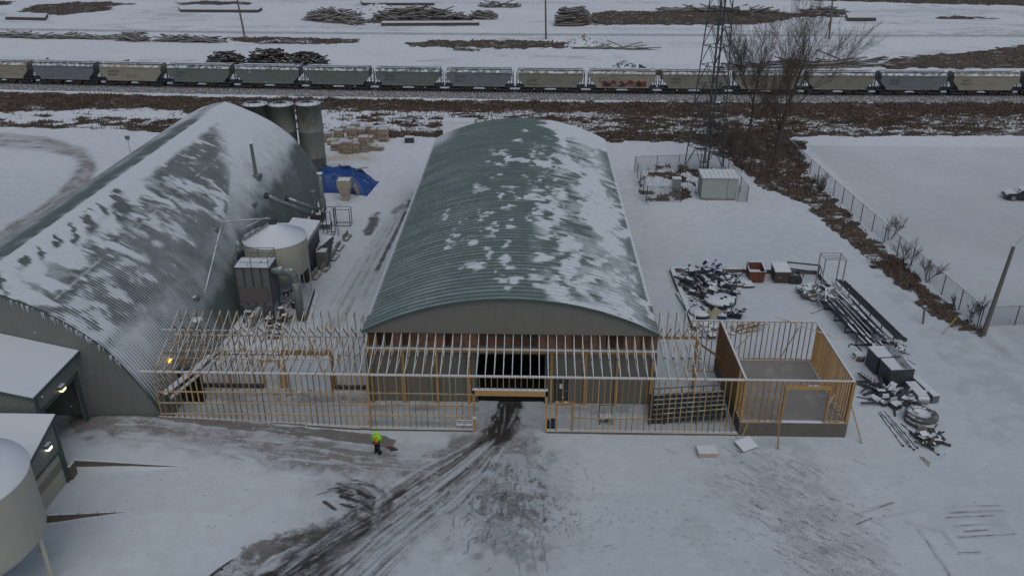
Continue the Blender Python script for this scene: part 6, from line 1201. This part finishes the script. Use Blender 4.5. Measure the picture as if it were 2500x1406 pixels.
for k, (p, q, lb) in enumerate((((2145,1008),(2205,1090),'leftmost'),((2150,1006),(2222,1092),'second'),((2160,1005),(2232,1100),'third'),((2175,1020),(2240,1095),'fourth'),((2200,1035),(2292,1112),'rightmost and longest'))):
    a, b = G(*p), G(*q); t = thing('steel_pipe', lb+' of the long pipes lying on the snow by the tyres', 'pipe', (a+b)/2, 'long pipes on the snow'); m = MB(); m.tube(a+Vector((0,0,.06)),b+Vector((0,0,.06)),.05,None,8); m.build('tube','pipe',t); d_ = (b-a).normalized(); m = MB(); m.tube(b+Vector((0,0,.06))-d_*.1,b+Vector((0,0,.06))+d_*.02,.065,None,8); m.build('collar','steelpl',t)
t, p = rootat('short_stakes','three short stakes lying apart on the snow','stakes',2256,1128)
for k in range(3): a, b = G(2245+k*4,1114+k), G(2268+k*2,1140-k*4); m = MB(); m.tube(a+Vector((0,0,.04)),b+Vector((0,0,.04)),.03,None,6); m.build('stake','wood',t)
for lb, u, v, tu, tv, mt_ in (('grey marker post with a box near the fence',2253,790,2258,748,'steel'),('yellow slanted marker stake near the fence foot',2300,815,2336,775,'yellow')):
    p = G(u,v); q = U(tu,tv,1,p.y); t = thing('marker_post', lb, 'post', p); m = MB(); m.tube(p,q,.09 if mt_ == 'steel' else .035,None,8); m.build('shaft',mt_,t); m = MB(); m.box(q-Vector((0,0,.12)),(.3,.22,.3) if mt_ == 'steel' else (.06,.06,.1)); m.build('head',mt_,t)
p = G(2405,790)
# ---- parked car at the right edge
def car_():
    c = G(2496,487); t = thing('parked_car','dark snow covered car parked in the field at the right edge','car',c); R0 = Matrix.Rotation(-.15,3,'Z')
    def pf(L): return [c+R0@Vector(v) for v in L]
    side = [(-2.2,.35),(-2.2,.75),(-1.9,.9),(-1.1,.95),(-.55,1.38),(.9,1.42),(1.5,1.0),(2.1,.92),(2.25,.7),(2.25,.35)]
    m = MB(); m.prism(pf([(x,-.85,z) for x, z in side]), R0@Vector((0,1.7,0))); m.build('body','carp',t)
    m = MB(); m.prism(pf([(-.98,-.87,1.0),(-.5,-.87,1.33),(.85,-.87,1.36),(1.3,-.87,1.02)]), R0@Vector((0,.02,0))); m.build('side_window','glass',t)
    m = MB(); m.add(pf([(-1.08,-.75,.985),(-1.08,.75,.985),(-.58,.7,1.36),(-.58,-.7,1.36)]),[(0,1,2,3)]); m.build('windscreen','glass',t)
    for x in (-1.35,1.4):
        for y in (-.78,.78): w0 = MB(); p_ = c+R0@Vector((x,y,.33)); n_ = R0@Vector((0,.1,0)); w0.tube(p_-n_,p_+n_,.33,None,16); wo_ = w0.build('wheel','tyre',t); r0 = MB(); r0.tube(p_-n_*1.05,p_+n_*1.05,.19,None,12); r0.build('rim','galv',wo_)
    for y in (-.6,.6): MB().box(c+R0@Vector((-2.2,y,.68)),(.06,.3,.14)).build('headlight','galv',t)
car_()
# curb line at the lower left
t = thing('kerb','thin dark steel kerb edge on the snow, lower left','kerb',G(580,1358)); a, b = G(652,1309), G(470,1440); m = MB(); m.beam(a+Vector((0,0,.06)),b+Vector((0,0,.06)),.10,.14); m.build('edge','steelpl',t)
for k in range(4): q = a.lerp(b,.1+k*.27); MB().box(q+Vector((.1,-.05,.05)),(.16,.16,.1)).build('bracket','steelpl',t)
for k, (u0, u1) in enumerate(((490,545),(575,650),(660,745),(750,880))):
    p, q = G(u0,1026+(u0-490)*.055,.45-.0008*(u0-490)), G(u1,1026+(u1-490)*.05,.45-.0008*(u1-490)); t = thing('form_board', '%s concrete form board lying before the left stud wall' % ['leftmost','second','third','rightmost'][k], 'board', p, 'form boards before the stud wall')
    h0 = hz(p.x,p.y); m = MB(); m.beam((p.x,p.y,h0+.06),(q.x,q.y,hz(q.x,q.y)+.06),.10,.16); m.build('board','concdark',t); MB().box((p.x,p.y-.2,h0+.04),(.06,.5,.1)).build('stake','concdark',t)
# ================================================================== PERSON
def person():
    c = Vector((-10.05,45.85,0)); c.z = hz(c.x,c.y)+.0
    t = thing('person','person in a lime hooded safety jacket and black trousers walking in the yard','person',c); f = Vector((.25,.97,0)); r = Vector((.97,-.25,0))
    def W(x, y, z): return c+r*x+f*y+Vector((0,0,z))
    P = dict(pel=(0,0,.93), ch=(0,.02,1.28), nk=(0,.04,1.50), hd=(0,.07,1.60), ht=(0,.08,1.70), ls=(-.19,.02,1.42), le=(-.27,-.02,1.14), lw=(-.20,.14,.94), rs=(.19,.02,1.42), re=(.29,.0,1.15), rw=(.27,.22,1.0), lh=(-.10,0,.88), lk=(-.11,.05,.48), la=(-.12,-.03,.09), lt=(-.13,.15,.04), rh=(.10,0,.88), rk=(.12,-.02,.47), ra=(.13,-.10,.09), rt=(.22,.04,.04))
    E = [('pel','ch'),('ch','nk'),('nk','hd'),('hd','ht'),('ch','ls'),('ls','le'),('le','lw'),('ch','rs'),('rs','re'),('re','rw'),('pel','lh'),('lh','lk'),('lk','la'),('la','lt'),('pel','rh'),('rh','rk'),('rk','ra'),('ra','rt')]
    RD = dict(pel=(.17,.13), ch=(.19,.13), nk=(.07,.07), hd=(.10,.11), ht=(.075,.085), ls=(.085,.085), le=(.065,.065), lw=(.05,.05), rs=(.085,.085), re=(.065,.065), rw=(.05,.05), lh=(.11,.11), lk=(.085,.085), la=(.075,.075), lt=(.05,.05), rh=(.11,.11), rk=(.085,.085), ra=(.075,.075), rt=(.05,.05))
    def skin(name, keys, edges, grow, mat, rootk):
        me = bpy.data.meshes.new(name); ix = {k: i for i, k in enumerate(keys)}; me.from_pydata([tuple(W(*P[k])-c) for k in keys], [(ix[a], ix[b]) for a, b in edges], []); o = bpy.data.objects.new(name, me); COL.objects.link(o)
        sm = o.modifiers.new('skin','SKIN'); me.skin_vertices.new(name='sv') if not me.skin_vertices else None
        for k in keys: d = me.skin_vertices[0].data[ix[k]]; d.radius = (RD[k][0]*grow, RD[k][1]*grow); d.use_root = (k == rootk)
        o.modifiers.new('sub','SUBSURF').levels = 2; bpy.context.view_layer.update(); dg = bpy.context.evaluated_depsgraph_get(); m2 = bpy.data.meshes.new_from_object(o.evaluated_get(dg)); bpy.data.objects.remove(o); m2.materials.clear(); m2.materials.append(M[mat]); m2.polygons.foreach_set('use_smooth',[True]*len(m2.polygons)); m2.name = name
        n = bpy.data.objects.new(name, m2); COL.objects.link(n); n.parent = t; return n
    skin('body', list(P), E, 1.0, 'skin', 'pel')
    up = ['pel','ch','nk','ls','le','lw','rs','re','rw']; P['pel'] = (0,0,.86); skin('jacket', up, [e for e in E if e[0] in up and e[1] in up], 1.16, 'lime', 'pel'); P['pel'] = (0,0,.93)
    lo = ['pel','lh','lk','la','lt','rh','rk','ra','rt']; skin('trousers', lo, [e for e in E if e[0] in lo and e[1] in lo], 1.12, 'trouser', 'pel')
    RD['nk'] = (.10,.10); hd = ['nk','hd','ht']; P['nk'] = (0,.0,1.44); skin('hood', hd, [('nk','hd'),('hd','ht')], 1.42, 'lime', 'nk')
    m = MB()
    for s_ in (-1,1): m.beam(W(s_*.15,-.17,1.42),W(-s_*.13,-.185,1.0),.075,.02,up=-f); m.beam(W(s_*.15,.19,1.42),W(s_*.13,.20,1.0),.06,.02,up=f)
    for c_ in m.comps(): c_.build('cross_tape','orange',t)
    m = MB(); m.lathe(c+Vector((0,0,.84)),[(.205,0),(.21,.04),(.205,.07)],16); m.build('waist_tape','orange',t)
    for e, w_ in (('le','lw'),('re','rw')):
        a, b = Vector(W(*P[e])), Vector(W(*P[w_])); m = MB(); m.tube(a.lerp(b,.35),a.lerp(b,.5),.082,None,10,False); m.build('sleeve_band','hivy',t)
        hnd = b+(b-a).normalized()*.05; d_ = (b-a).normalized(); m = MB(); m.box(hnd,(.08,.09,.04),0); sidev = d_.cross(Vector((0,0,1))).normalized()
        for k in range(4): q = hnd+d_*.03+sidev*(k-1.5)*.022; m.tube(q,q+d_*.05,.011,.010,5); m.tube(q+d_*.05,q+d_*.06+Vector((0,0,-.035)),.010,.008,5)
        m.tube(hnd+sidev*.045,hnd+sidev*.06+d_*.04,.012,.010,5); m.build('glove','trouser',t)
    for e in ('lt','rt'): m = MB(); q = Vector(W(*P[e])); m.box(q+Vector((0,0,.02))-f*.09,(.12,.30,.12),-.25); m.build('boot','trouser',t)
person()
t = thing('orange_tool','red-brown scrap board lying by the person','board',(-9.2,46.3,0)); MB().box((-9.25,46.35,.08),(.55,.14,.07),-.1).build('board','orangepaint',t); MB().box((-9.0,46.15,.05),(.5,.2,.06),.2).build('offcut','steelpl',t)

# ---- a few snowflakes in the air
rn = random.Random(77); m = MB()
for k in range(170):
    P = CAM+ray(rn.uniform(-200,2700), rn.uniform(-100,1500))*rn.uniform(14,60); s_ = rn.uniform(.010,.024)
    if P.z > .4: m.add([P+Vector(v)*s_ for v in ((1,0,0),(-1,0,0),(0,1,0),(0,-1,0),(0,0,1),(0,0,-1))],[(0,2,4),(2,1,4),(1,3,4),(3,0,4),(2,0,5),(1,2,5),(3,1,5),(0,3,5)])
tag(m.build('falling_snow','snow'),'few tiny snowflakes falling through the air','snow',kind='stuff')
